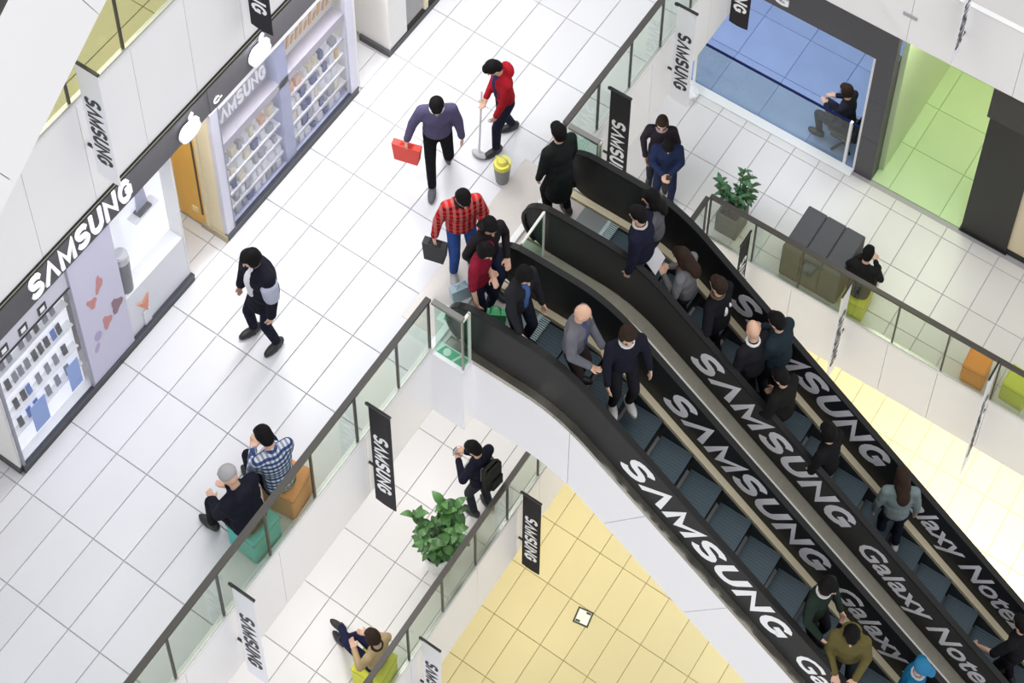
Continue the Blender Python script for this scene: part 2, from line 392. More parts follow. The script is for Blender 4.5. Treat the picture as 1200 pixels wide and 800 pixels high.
# deck patch carrying the end of the slab between railing and escalator head
tag(B(-7.41, -6.93, 9.33, 9.5, -1.27, 0).build('trim_6', FLANK), 'white corner block of the slab beside the lower escalator head', 'trim', kind='structure')
tag(B(-7.41, -6.9, 11.9, 12.02, -1.27, 0).build('trim_7', FLANK), 'white corner block of the slab beside the upper escalator head', 'trim', kind='structure')

# ------------------------------------------------------------------ escalators
SL, XB, XS0, XS1, XEND = .815, -5.853, -6.253, -5.453, .55
def zc(x):
    if x < XS0: return 0.
    if x < XS1: return -SL*(x-XS0)**2/(2*(XS1-XS0))
    return -SL*(x-XB)
AL = math.atan(SL)
XSS = [-7.0+.15*i for i in range(5)]+[XS0+.1*i for i in range(9)]+[-5.0, -4.4, -3.6, -2.4, -1.2, -.3, XEND]
def nrm(x):
    e = .02; return math.atan2(zc(x+e)-zc(x-e), 2*e)
def balustrade_poly(top=.87, bot=.02, x0=-6.9, r=.425):
    """outline of one balustrade panel in x, z"""
    zc0 = (top+bot)/2
    lo = [(x, zc(x)+bot) for x in XSS if x > x0]; hi = [(x, zc(x)+top) for x in XSS if x > x0]
    arc = [(x0-r*.98*math.sin(a), zc0+r*math.cos(a)) for a in [math.pi*i/14 for i in range(15)]]
    return lo, hi, arc
def strip(mb, xs, f0, f1, y0, y1, mi=0):
    """solid between lower profile f0 and upper profile f1"""
    vs = []; fs = []
    for x in xs: vs += [(x, y0, f0(x)), (x, y1, f0(x)), (x, y1, f1(x)), (x, y0, f1(x))]
    n = len(xs)
    for i in range(n-1):
        a, b = 4*i, 4*i+4
        for k in range(4): fs.append((a+k, a+(k+1) % 4, b+(k+1) % 4, b+k))
    fs += [(3, 2, 1, 0), tuple(4*(n-1)+k for k in range(4))]
    return mb.add(vs, fs, mi)

def balustrade(parent, y, side, lets, lm):
    lo, hi, arc = balustrade_poly()
    out = hi[::-1]+arc[:]+lo            # closed outline, clockwise
    mb = MB(); th = .022
    # quad strip body: pair arc points with the chord, then profile
    vs = []; fs = []
    half = len(arc)//2
    pairs = [(arc[len(arc)-1-i], arc[i]) for i in range(half, -1, -1)]   # from nose to x0
    pairs = [(p, q) for p, q in pairs]+list(zip(lo, hi))
    for p, q in pairs: vs += [(p[0], y-th/2, p[1]), (p[0], y+th/2, p[1]), (q[0], y+th/2, q[1]), (q[0], y-th/2, q[1])]
    for i in range(len(pairs)-1):
        a, b = 4*i, 4*i+4
        for k in range(4): fs.append((a+k, a+(k+1) % 4, b+(k+1) % 4, b+k))
    fs += [(3, 2, 1, 0), tuple(4*(len(pairs)-1)+k for k in range(4))]
    mb.add(vs, fs); bal = mb.build('balustrade', BPANEL, parent)
    # handrail belt running over the top and round the newel
    path = [(x, y, z) for x, z in hi[::-1]]+[(x, y, z) for x, z in arc[1:12]]
    sec = [(-.036, -.012), (.036, -.012), (.04, .012), (.028, .03), (-.028, .03), (-.04, .012)]
    MB().sweep(path, [(a, -b) for a, b in sec]).build('handrail', RUBBER, parent, smooth=False)
    ex = Vector((math.cos(AL), 0, -math.sin(AL))); ey = Vector((math.sin(AL), 0, math.cos(AL)))
    yy = y-th/2-.003
    for s, x, v, size, wd, bold in lets:
        if s == SAM: logo('lettering', lm, bal, (x, yy, zc(x)+v), ex, ey, size*.72, wd, .003)
        else: lettering(s, 'lettering', lm, bal, (x, yy, zc(x)+v), ex, ey, size, width=wd, bold=bold, extrude=.002)
    return bal
def escalator(label, ya, yb, lets_a, lets_b, la, lb, deck_l, deck_r, fl_l, fl_r):
    """ya, yb: planes of the two balustrades; deck_* outer deck y limits; fl_* flank planes"""
    t = thing('escalator', label, 'escalator', (0, 0, 0))
    balustrade(t, ya, -1, lets_a, la); balustrade(t, yb, 1, lets_b, lb)
    xs = [-7.28]+XSS
    strip(MB(), xs, lambda x: zc(x)-.06, lambda x: zc(x)+.012, *deck_l).build('outer_deck', STEELD if deck_l[0] > 10 else CHROME, t)
    strip(MB(), xs, lambda x: zc(x)-.06, lambda x: zc(x)+.012, *deck_r).build('outer_deck', STEEL, t)
    if deck_l[0] > 10: strip(MB(), xs, lambda x: zc(x)-.06, lambda x: zc(x)+.03, 10.74, 10.865).build('centre_deck', STEEL, t)  # pale strip paints the deck's bright reflection beside the darker one
    # inner decks and skirts
    for y0, y1, s in ((ya+.012, ya+.09, 1), (yb-.09, yb-.012, -1)):
        vs = MB(); strip(vs, xs, lambda x: zc(x)-.05, lambda x: zc(x)+.02, y0, y1); vs.build('inner_deck', SKIRT, t)
        yk = y1 if s > 0 else y0
        strip(MB(), xs, lambda x: zc(x)-.42, lambda x: zc(x)-.05, yk-.012, yk+.012).build('skirt_panel', BLACK, t)
    y0, y1 = ya+.105, yb-.105
    # comb plate and floor plate
    MB().bbox(-7.28, -6.95, y0, y1, -.05, .0, .004).build('floor_plate', PLATE, t)
    MB().bbox(-6.95, -6.62, y0, y1, -.05, .004, .004).build('comb_plate', mat('comb_plate', (.42, .45, .45), .3, metal=.6, noise=.05, nscale=40), t)
    mb = MB()
    n = 26
    for i in range(n):
        yy = y0+(y1-y0)*(i+.25)/n; mb.box(-6.62, -6.5, yy, yy+(y1-y0)/n*.5, -.03, .003)
    mb.box(-6.64, -6.60, y0, y1, -.03, .006)
    mb.build('comb', mat('comb_light', (.55, .68, .68), .4, metal=.3), t)
    # steps: tread with cleats and a riser
    px = .40
    x = -6.62; first = True; me = None
    while x < XEND-.3:
        xm = x+px; z = zc(xm-.12)-.075; z2 = zc(xm+px-.12)-.075
        drop = z-z2
        mb = MB(); mb.box(x, xm, y0, y1, z-.03, z)
        nn = 5
        mb.box(xm-.025, xm, y0+.004, y1-.004, z-.03, z+.002)
        if drop > .02:
            k = 5; pts = []
            for i in range(k+1):
                a = i/k; pts.append((xm-.012-.05*math.sin(a*math.pi/2)*0-.03*a*a, z-.03-(drop)*a))
            vs = []; fs = []
            for q in pts: vs += [(q[0], y0, q[1]), (q[0], y1, q[1]), (q[0]-.02, y1, q[1]), (q[0]-.02, y0, q[1])]
            for i in range(k):
                for j in range(4): fs.append((4*i+j, 4*i+(j+1) % 4, 4*i+4+(j+1) % 4, 4*i+4+j))
            fs += [(3, 2, 1, 0), (4*k, 4*k+1, 4*k+2, 4*k+3)]
            mb.add(vs, fs, 1)
        st = mb.build('step', [STEP, STEPD], t)
        cl = MB(); nc = 18
        for i in range(nc):
            yy = y0+(y1-y0)*(i+.3)/nc; cl.box(x+.01, xm-.03, yy, yy+.012, z, z+.004)
        cl.build('cleats', mat('step_cleat', (.075, .11, .13), .4, metal=.3), st)
        x = xm
    # truss body and cladding
    strip(MB(), [-7.28]+XSS, lambda x: zc(x)-1.22, lambda x: zc(x)-.42, fl_l+.03, fl_r-.03).build('truss', SLAB, t)
    # cladding split into panels by joints square to the slope
    for yf, s in ((fl_l, 1), (fl_r, -1)):
        J = [(-7.28, -7.28), (-7.04, -7.05), (-5.68, -5.68), (-4.70, -5.20), (-3.62, -4.12), (-2.54, -3.04), (-1.46, -1.96), (-.38, -.88), (XEND, XEND)]
        for (t0, b0), (t1, b1) in zip(J[:-1], J[1:]):
            n = 8; vs = []; fs = []; g = .004
            for i in range(n+1):
                a = i/n; xt = (t0+g)+(t1-t0-2*g)*a; xb = (b0+g)+(b1-b0-2*g)*a
                y0_, y1_ = sorted((yf, yf+s*.025))
                vs += [(xb, y0_, zc(xb)-1.25), (xb, y1_, zc(xb)-1.25), (xt, y1_, zc(xt)-.065), (xt, y0_, zc(xt)-.065)]
            for i in range(n):
                for j in range(4): fs.append((4*i+j, 4*i+(j+1) % 4, 4*i+4+(j+1) % 4, 4*i+4+j))
            fs += [(3, 2, 1, 0), (4*n, 4*n+1, 4*n+2, 4*n+3)]
            MB().add(vs, fs).build('cladding_panel', FLANK, t)
    return t
L_S = (SAM, -5.14, .19, .60, 2.66, .022)
L_G = ('Galaxy Note2', -2.84, .22, .50, 2.42, .014)
escalator('lower escalator with white cladding, black lettered balustrades and descending riders', 9.60, 10.46, [L_S, L_G], [L_S, L_G], LET, LETG,
          (9.50, 9.588), (10.472, 10.73), 9.50, 10.73)
escalator('upper escalator with black lettered balustrades beside the grey planter railing', 11.03, 11.84, [L_S, L_G], [(SAM, -5.14, .24, .60, 2.66, .022), ('Galaxy Note2', -2.84, .26, .50, 2.42, .014)], LETG, LETG,
          (10.87, 11.018), (11.852, 11.95), 10.75, 11.95)
# landing plate let into the upper floor
mb = MB(); mb.bbox(-7.87, -7.29, 9.5, 10.62, -.01, .004, .003); tag(mb.build('landing_plate', PLATE), 'taupe metal landing plate under the people queuing at the lower escalator', 'plate')
mb = MB(); mb.bbox(-7.87, -7.29, 10.63, 11.88, -.01, .004, .003); tag(mb.build('landing_plate', PLATE), 'taupe metal landing plate behind the grey bucket', 'plate')
# gate frame over the gap between the two escalators
g = thing('barrier_frame', 'thin steel barrier frame over the gap between the two escalators', 'barrier', (-7.0, 0, 0))
mb = MB(); mb.cyl((0, 10.53, .86), (0, 10.95, .9), .016, seg=10); mb.build('top_bar', STEEL, g)
mb = MB(); mb.cyl((0, 10.95, .02), (0, 10.95, .9), .014, seg=10); mb.build('post', STEEL, g)
mb = MB(); mb.cyl((0, 10.53, .02), (0, 10.53, .87), .014, seg=10); mb.build('post', STEEL, g)
B(-.004, .004, 10.545, 10.935, .06, .85).build('glass_pane', GLASSE, g)

# escalator that climbs from the top gallery, only its white flank in view
t = thing('escalator', 'white clad escalator climbing from the top gallery over the phone shops', 'escalator', (0, 0, 0))
XU = -8.4
def zu(y): return 9.085+.83*(y-6.0)
ys = [2.85, 4.05, 5.19, 6.28, 7.42, 8.6, 9.8]
for a, b in zip(ys[:-1], ys[1:]):
    e = .0035; k = .48
    pts = [(XU, a+e+k, zu(a)-1.65+.83*k), (XU, b-e+k, zu(b)-1.65+.83*k), (XU, b-e, zu(b)), (XU, a+e, zu(a))]
    MB().prism(pts, (-.03, 0, 0)).build('cladding_panel', WHITE, t)
def ub(name, M_, x, wd, h0, h1, y0=2.9, y1=9.8):
    MB().prism([(x, y0, zu(y0)+h0), (x, y1, zu(y1)+h0), (x, y1, zu(y1)+h1), (x, y0, zu(y0)+h1)], (-wd, 0, 0)).build(name, M_, t)
ub('truss', SLAB, XU-.04, .9, -1.6, -.3, 3.4); ub('outer_deck', BRONZE, XU, .06, .004, .05)
for x in (XU-.06, XU-.9): ub('glass_balustrade', GLASS, x, .012, .05, .85); ub('handrail', RUBBER, x+.02, .06, .85, .91)
# railing of the top gallery
railing('glass railing along the straw coloured top gallery', 'y', -9.6, 5.2, 12.5, Z3, [7.21+.70*k for k in range(-2, 8)])

# ------------------------------------------------------------------ phone shops on the upper floor
def shopfront(name, label, y0, y1, depth=1.3):
    t = thing(name, label, 'shop front', (0, 0, 0), kind=None)
    B(XS-.05, XS+.015, y0, y1, 0, .1).build('plinth', BLACK, t)
    B(XS-.03, XS+.022, y0, y1, .1, .125).build('sill', mat('sill_steel', (.04, .045, .06), .35), t)
    return t
PW = mat('poster_white', (.86, .86, .88), .5)
DISPGLOW = mat('display_self_glow', (.88, .89, .93), .5, emit=.55)  # white panel given a glow of its own to brighten the shop windows
# first shop: lettered header, display window, two posters
t = shopfront('shopfront', 'lavender and white phone shop front with large white letters on a charcoal header', 5.98, 8.60)
B(XS-.05, XS+.005, 5.98, 8.60, 2.42, 3.74).build('header', HDARK, t)
logo('sign_lettering', LETS, t, (XS+.012, 6.58, 2.50), (0, 1, 0), (0, 0, 1), .36, 1.42, .022, wt=.2)
lettering('III', 'small_lettering', LET, t, (XS+.008, 6.02, 2.52), (0, 1, 0), (0, 0, 1), .16)
B(XS-.04, XS, 6.02, 7.03, 2.12, 2.42).build('valance', mat('valance_lilac', (.62, .61, .70), .5), t)
for y in (6.15, 6.41, 6.67):
    q = MB(); q.box(XS+.002, XS+.01, y-.055, y+.055, 2.17, 2.30); o = q.build('icon', BLACK, t)
    B(XS+.010, XS+.013, y-.03, y+.03, 2.20, 2.27).build('icon_centre', PW, o)
for y in (6.0, 7.03): B(XS-.03, XS+.01, y-.012, y+.012, .12, 2.42).build('frame_post', mat('frame_grey', (.3, .3, .36), .4, metal=.4), t)
B(XS-.03, XS+.012, 6.0, 7.03, 2.10, 2.125).build('frame_rail', BLACK, t)
B(XS-.006, XS, 6.012, 7.02, .125, 2.1).build('glass_pane', SHOPGL, t)
B(XS-.006, XS, 7.66, 8.59, .125, 2.42).build('glass_pane', SHOPGL, t)
B(XS-.16, XS-.13, 6.01, 7.03, .13, 2.10).build('back_panel', DISPGLOW, t); B(XS-.24, XS-.21, 7.66, 8.57, .13, 2.42).build('back_panel', DISPGLOW, t); B(XS-.05, XS-.03, 7.66, 8.57, .13, .86).build('front_panel', PW, t)
B(XS-.4, XS-.03, 6.01, 8.57, .10, .128).build('window_floor', PW, t)
B(XS-1.6, XS-.03, 5.96, 5.985, .1, 3.74).build('side_wall', PLAST, t); B(XS-1.6, XS-.03, 5.95, 5.99, 0, .1).build('side_plinth', HDARK, t)
B(XS-1.6, XS-.03, 8.575, 8.60, .0, 3.74).build('side_wall', PLAST, t)
for z in (.62, .98, 1.40, 1.80): B(XS-.13, XS-.04, 6.02, 7.0, z-.012, z).build('shelf', PW, t)
B(XS-.21, XS-.03, 7.67, 8.56, .862, .88).build('shelf', PW, t); B(XS-.21, XS-.09, 8.05, 8.40, 1.76, 1.78).build('shelf', PW, t)
pan = B(XS-.02, XS+.004, 7.045, 7.655, .125, 2.42).build('poster', mat('poster_lavender', (.60, .58, .72), .5, noise=.02), t)
pan['label'] = 'lavender poster with pink figures'
PINK = mat('print_rose', (.55, .25, .25), .6); MAUVE = mat('print_mauve', (.28, .16, .2), .6); LIL = mat('print_lilac', (.42, .36, .55), .6)
def blob(parent, name, M_, y, z, ry, rz, tilt, kind='ell'):
    n = 14; pts = []
    for i in range(n):
        a = 2*math.pi*i/n; k = 1 if kind == 'ell' else (1+.28*math.cos(3*a))
        yy, zz = ry*k*math.cos(a), rz*k*math.sin(a); c, s = math.cos(tilt), math.sin(tilt)
        pts.append((XS+.004, y+yy*c-zz*s, z+yy*s+zz*c))
    MB().prism(pts, (.005, 0, 0)).build(name, M_, parent)
blob(pan, 'print', PINK, 7.37, 1.68, .045, .13, -.2, 'tri'); blob(pan, 'print', PINK, 7.24, 1.50, .055, .10, .3, 'tri'); 
blob(pan, 'print', MAUVE, 7.53, 1.05, .075, .12, 0, 'tri'); blob(pan, 'print', PINK, 7.37, .95, .06, .11, 0, 'tri'); blob(pan, 'print', LIL, 7.22, .88, .05, .08, 0); blob(pan, 'print', LIL, 7.18, .70, .03, .07, -.4)
cup = thing('display_tumbler', 'dark grey tumbler with a pale lid in the white shop window', 'tumbler', (XS-.115, 7.79, .881))
mb = MB(); mb.cyl((0, 0, .0), (0, 0, .56), .072, .088, 20); mb.build('body', mat('tumbler_grey', (.12, .12, .13), .45), cup, smooth=False)
mb = MB(); mb.cyl((0, 0, .56), (0, 0, .66), .092, .085, 20); mb.cyl((0, 0, .66), (0, 0, .672), .07, .07, 16); mb.build('lid', mat('tumbler_lid', (.6, .6, .62), .3, metal=.5), cup)
ori = thing('gift_sleeve', 'folded orange paper shape low in the white shop window', 'paper', (XS-.022, 7.90, .129))
mb = MB(); mb.prism([(0, -.11, .50), (0, .02, .22), (0, .07, .5), (0, -.02, .42)], (.012, 0, 0)); mb.build('sheet', mat('paper_orange', (.85, .28, .12), .6), ori)
mb = MB(); mb.box(.0, .012, -.05, .05, 0, .25); mb.build('stand', PW, ori)
tr = thing('tablet_stand', 'lilac tablet on a dark stand high in the white shop window', 'tablet', (XS-.14, 8.22, 1.781))
mb = MB(); mb.box(-.05, .04, -.09, .09, 0, .035); mb.build('stand', HDARK, tr); mb = MB(); mb.prism([(-.03, -.07, .035), (-.03, .09, .035), (-.07, .09, .40), (-.07, -.01, .40)], (.015, 0, 0)); mb.build('screen', mat('screen_lilac', (.5, .5, .68), .3), tr)
# small phones on the shelves of the display window
PH = [mat('phone_black', (.02, .02, .025), .3), mat('phone_grey', (.22, .22, .26), .3), mat('phone_blue', (.10, .18, .48), .3)]
phm = [B(-.012, .0, -.03, .03, 0, .14).mesh('phone', p) for p in PH]
PLAB = ['black phone standing on a shelf of the display window', 'grey phone standing on a shelf of the display window', 'blue phone standing on a shelf of the display window']
rp = random.Random(3)
for z, n, sn in ((.62, 6, 'lowest'), (.98, 7, 'second'), (1.40, 9, 'third'), (1.80, 7, 'topmost')):
    for i in range(n):
        k = rp.choice((0, 0, 1, 1, 2)); y = 6.12+(.80)*(i+.5*rp.random())/n
        o = obj('display_phone', phm[k], None, (XS-.075, y, z+.004)); o.rotation_euler = (0, R(-10), R(rp.uniform(-8, 8))); tag(o, PLAB[k].replace('a shelf', 'the %s shelf' % sn), 'phone', 'phones in the display window')
for y, wd in ((6.35, .2), (6.85, .16)):
    o = B(XS-.02, XS-.012, y-wd/2, y+wd/2, .40, .88).build('blue_sticker', mat('sticker_blue', (.28, .42, .82), .5)); tag(o, 'pale blue sticker low on the display window glass', 'sticker', 'blue window stickers')

# recess with the orange door
tag(B(XS-1.9, XS-1.8, 5.0, 12.6, 0, 3.74).build('wall_back', CREAM), 'cream wall at the back of the recess', 'wall', kind='structure')
area('recess_fill', (-10.5, 8.9, 3.4), .5, 26, (1, .95, .85), sy=.4)  # added light that brightens the recess and its door, no fitting seen
area('recess_fill', (-10.5, 11.85, 3.4), .5, 22, (1, .98, .95), sy=.4)
d = thing('door_1', 'bright orange door in the recess beside the second phone shop', 'door', (0, 0, 0), kind='structure')
OR = mat('door_orange', (.92, .54, .10), .45, noise=.03)
B(-10.80, -10.29, 9.165, 9.195, .02, 2.35).build('leaf', OR, d); B(-10.345, -10.325, 9.155, 9.165, .25, 2.3).build('edge_strip', HDARK, d)
B(-10.85, -10.80, 9.155, 9.2, 0, 2.42).build('frame', CREAM, d); B(-10.29, -10.24, 9.155, 9.2, 0, 2.42).build('frame', CREAM, d)
B(-10.47, -10.39, 9.15, 9.165, .25, .33).build('kick_plate', mat('kick_cream', (.85, .72, .42), .4), d)
tag(B(-10.24, XS-.05, 9.17, 9.2, 0, 3.74).build('wall_recess', CREAM), 'cream side wall between the orange door and the second phone shop', 'wall', kind='structure')
tag(B(-10.36, XS+.01, 9.14, 9.17, 0, .1).build('baseboard_recess', mat('base_tan', (.42, .36, .24), .5)), 'tan baseboard beside the orange door', 'baseboard', kind='structure')
tag(B(XS-.05, XS, 8.6, 9.2, 2.42, 3.74).build('trim_8', HDARK), 'charcoal header over the recess with the orange door', 'header', kind='structure')

# second shop: shelved window with apple shaped signs on the header
t = shopfront('shopfront', 'phone accessory shop front with shelves and two white apple shaped signs', 9.17, 11.53)
B(XS-.05, XS+.005, 9.2, 11.53, 2.42, 3.74).build('header', HDARK, t)
FW = mat('frame_lilac', (.66, .66, .76), .4, metal=.2); BEAM = mat('beam_mauve', (.40, .37, .42), .5); POST = mat('post_slate', (.36, .38, .56), .45)
B(XS-.05, XS+.012, 9.17, 9.29, .1, 2.42).build('frame_post', FW, t); B(XS-.03, XS+.015, 9.285, 9.30, .1, 2.42).build('frame_edge', mat('frame_grey', (.3, .3, .36), .4, metal=.4), t)
B(XS-.05, XS+.012, 11.40, 11.53, .1, 2.42).build('frame_post', FW, t)
B(XS-.23, XS-.02, 10.26, 10.42, .1, 2.40).build('mid_post', POST, t)
B(XS-.23, XS-.02, 9.3, 11.40, 1.53, 1.66).build('beam', BEAM, t)
B(XS-.05, XS, 9.3, 11.4, 2.34, 2.42).build('frame_rail', PW, t)
B(XS-.26, XS-.23, 9.3, 11.4, .1, 2.42).build('back_panel', DISPGLOW, t)
B(XS-.25, XS-.03, 9.3, 11.4, .10, .129).build('window_floor', POST, t)
B(XS-1.6, XS-.05, 11.50, 11.53, 0, 3.74).build('side_wall', PLAST, t)
B(XS-.006, XS, 9.30, 11.40, .125, 2.34).build('glass_pane', SHOPGL, t)
for (a, b) in ((9.31, 10.25), (10.43, 11.39)):
    for z in (.36, .62, .90, 1.18):
        s = B(XS-.23, XS-.05, a, b, z-.015, z).build('shelf', PW, t); B(XS-.05, XS-.04, a, b, z-.02, z+.006).build('shelf_edge', BEAM, s)
B(XS-.20, XS-.17, 9.32, 10.24, 1.70, 2.12).build('sign_board', mat('board_grey', (.5, .48, .55), .5), t)
logo('sign_lettering', LETS, t, (XS-.165, 9.36, 1.76), (0, 1, 0), (0, 0, 1), .24, .86, .012)
B(XS-.20, XS-.17, 10.44, 11.38, 1.70, 2.30).build('sign_board', mat('board_cream', (.80, .76, .68), .5), t)
AMB = mat('letter_amber', (.75, .42, .16), .5)
for i in range(11):      # unreadable amber marks of the sign
    y = 10.50+.078*i; h = (.10, .20, .13, .16, .22, .11, .18, .12, .21, .14, .17)[i]
    MB().prism([(XS-.17, y, 1.82), (XS-.17, y+.045, 1.82+.02*(i % 3)), (XS-.17, y+.065, 1.82+h), (XS-.17, y+.025, 1.80+h)], (.012, 0, 0)).build('sign_mark', AMB, t)
lettering('C-', 'small_lettering', LET, t, (XS+.008, 9.26, 2.50), (0, 1, 0), (0, 0, 1), .13, bold=.01)
APW = mat('apple_white', (.82, .82, .88), .4, emit=.08)
def apple(y, z, s):
    a = MB(); pts = []
    for i in range(28):
        an = 2*math.pi*i/28; r = 1+.07*math.cos(2*an)-.16*max(0, math.cos(an-math.pi/2))**10-.05*max(0, math.cos(an+math.pi/2))**10
        yy, zz = r*math.cos(an), r*math.sin(an)
        dd = math.hypot(yy-1.12, zz-.1)
        if dd < .42: yy = 1.12-.42*(1.12-yy)/max(dd, .05) if yy < 1.12 else .72
        pts.append((XS+.02, y+s*.92*yy, z+s*zz))
    a.prism(pts, (.04, 0, 0)); return a
def sign_apple(y, z, s):
    o = apple(y, z, s).build('apple_sign', APW, t)
    l = MB(); l.prism([(XS+.025, y+s*.05, z+s*1.02), (XS+.025, y+s*.12, z+s*1.30), (XS+.025, y+s*.42, z+s*1.52), (XS+.025, y+s*.36, z+s*1.20)], (.03, 0, 0)); l.build('apple_leaf', APW, o)
sign_apple(8.86, 2.58, .155); sign_apple(9.98, 2.62, .17); 
PC = [('cream', (.75, .68, .52)), ('white', (.78, .78, .8)), ('grey', (.38, .38, .42)), ('peach', (.75, .48, .34)), ('dark blue', (.08, .1, .25)), ('amber', (.72, .5, .18))]
pcm = [mat('carton_'+n.replace(' ', '_'), c, .55) for n, c in PC]
for bi, (a, b) in enumerate(((9.33, 10.22), (10.45, 11.37))):
    for zi, z in enumerate((.13, .36, .62, .90, 1.18)):
        y = a
        while y < b-.06:
            wd = rp.uniform(.045, .10); h = rp.uniform(.09, .19); k = rp.choice((0, 1, 1, 2, 3, 5, 1, 0, 4)) if zi > 2 else rp.choice((1, 1, 2, 4, 1, 0))
            o = MB().bbox(-.04, .04, -wd/2, wd/2, 0, h, .006).build('accessory_box', pcm[k]); o.location = (XS-.11, y+wd/2, z+.001)
            tag(o, '%s accessory box on the %s of the %s' % (PC[k][0], ('window floor', 'lowest shelf', 'second shelf', 'third shelf', 'top shelf')[zi], 'bay beside the recess' if bi == 0 else 'bay with the amber sign'), 'box', 'boxes in the shelved shop window')
            y += wd+rp.uniform(.012, .05)
# third front beyond, and its recess
t = thing('shopfront', 'cream shop front beyond the white recess', 'shop front', (0, 0, 0))
B(XS-.05, XS+.015, 12.16, 16.5, 0, .1).build('plinth', BLACK, t); B(XS-1.6, XS, 12.16, 12.2, .1, 3.74).build('side_wall', PLAST, t); B(-10.45, XS+.015, 12.13, 12.16, 0, .1).build('side_plinth', HDARK, t)
B(XS-.05, XS, 12.2, 12.5, .1, 3.74).build('pier', PLAST, t); B(XS-.05, XS, 12.5, 16.5, 2.42, 3.74).build('header', PLAST, t)
for y in (12.9, 13.5, 14.1, 15.0): B(XS-.04, XS, y-.03, y+.03, .1, 2.42).build('mullion', CREAM, t)
B(XS-.02, XS-.012, 12.5, 16.5, .12, 2.42).build('glass_pane', SHOPGL, t); B(XS-.5, XS-.45, 12.2, 16.5, 0, 2.42).build('back_panel', CREAM, t)
tag(B(XS-.05, XS, 11.53, 12.16, 2.42, 3.74).build('trim_9', PLAST), 'pale header over the white recess', 'header', kind='structure')
B(XS-.045, XS+.012, 11.53, 11.56, 0, 2.4).build('wall_end', PLAST)['kind'] = 'structure'
tag(bpy.data.objects['wall_end'], 'white wall end beside the shelved shop window', 'wall', kind='structure')
# ------------------------------------------------------------------ shops on the middle floor
t = thing('shopfront', 'dark framed open shop with a blue floor beneath the far gallery', 'shop front', (0, 0, Z1))
B(-9.6, -5.48, YS-.02, YS+.10, 2.72, 3.98).build('header', HDARK, t)
lettering('G', 'sign_lettering', LET, t, (-7.62, YS-.025, 2.90), (1, 0, 0), (0, 0, 1), .42, bold=.03, extrude=.02); lettering('IG', 'sign_lettering', LET, t, (-7.44, YS-.025, 2.86), (1, 0, 0), (0, 0, 1), .36, bold=.03, extrude=.02)
for z0, z1 in ((0, .9), (.905, 1.8), (1.805, 2.72)): B(-5.75, -5.48, YS-.02, YS+.22, z0, z1).build('pier_panel', HDARK, t)
B(-5.79, -5.755, YS+.0, YS+.05, 0, 2.72).build('pier_trim', PW, t)
B(-9.6, -5.76, YS+.01, YS+.04, 1.0, 1.025).build('barrier_bar', mat('bar_navy', (.004, .008, .06), .6, spec=.1), t)
B(-8.42, -5.9, YS+.02, YS+.03, .03, 1.0).build('glass_pane', GLASS, t)
B(-8.46, -8.42, YS+.0, YS+.05, 0, 1.03).build('barrier_post', PW, t); B(-5.95, -5.91, YS+.0, YS+.05, 0, 1.03).build('barrier_post', PW, t)
floor('floor_blue', 'blue tiled floor of the dark framed shop', [(-9.6, -5.5, YS+.02, 21.5)], Z1+.012, -5.76, YS+.02, TILEB, px=.8, py=.8, bottom=-.03, grout=mat('grout_blue', (.15, .22, .5), .8))
floor('floor_green', 'glossy green floor of the shop beside the black column', [(-5.48, -4.06, YS+.0, 21.5)], Z1+.012, -5.2, YS, TILEG, px=.8, py=.8, bottom=-.03, grout=mat('grout_green', (.35, .55, .25), .8))
B(-9.6, -8.5, YS-.14, YS-.0, 0, .03).build('threshold', PW, t); B(-8.5, -5.76, YS-.14, YS-.0, 0, .03).build('threshold', PW, t)
tag(B(-5.48, -5.40, YS+.22, 21.5, Z1, Z1+3.98).build('wall_green', mat('wall_green', (.60, .74, .44), .5, noise=.03)), 'green side wall of the shop beside the dark pier', 'wall', kind='structure')
tag(B(-9.6, 1.4, 21.4, 21.5, Z1, Z1+3.98).build('wall_far', PLAST), 'pale back wall of the middle floor shops', 'wall', kind='structure')
bc = thing('column', 'matt black square column beside the green shop', 'column', (0, 0, Z1))
DK = mat('column_black', (.022, .021, .019), .5, noise=.1, nscale=6)
B(-4.06, -3.37, YS-.01, YS+.8, .03, 2.76).build('shaft', DK, bc); B(-4.10, -3.33, YS-.04, YS+.84, 2.77, 3.40).build('head', mat('column_head', (.05, .046, .042), .5, noise=.1), bc); B(-4.08, -3.35, YS-.03, YS+.82, 0, .03).build('foot', BLACK, bc); B(-4.06, -3.37, YS-.0, YS+.8, 3.4, 3.98).build('neck', DK, bc)
tag(B(-3.37, 1.4, YS-.0, YS+.05, Z1, Z1+.1).build('baseboard_far', BLACK), 'black baseboard to the side of the black column', 'baseboard', kind='structure')
tag(B(-3.37, 1.4, YS+.02, YS+.08, Z1+.1, Z1+3.98).build('wall_cream', mat('cream_panel', (.75, .64, .45), .6)), 'cream wall to the side of the black column', 'wall', kind='structure')
area('green_lamp', (-4.75, 18.4, -1.45), .9, 30, (.85, 1, .62), sy=1.2)
area('blue_lamp', (-7.1, 18.8, -1.45), 1.6, 40, (.72, .8, 1), sy=1.2)

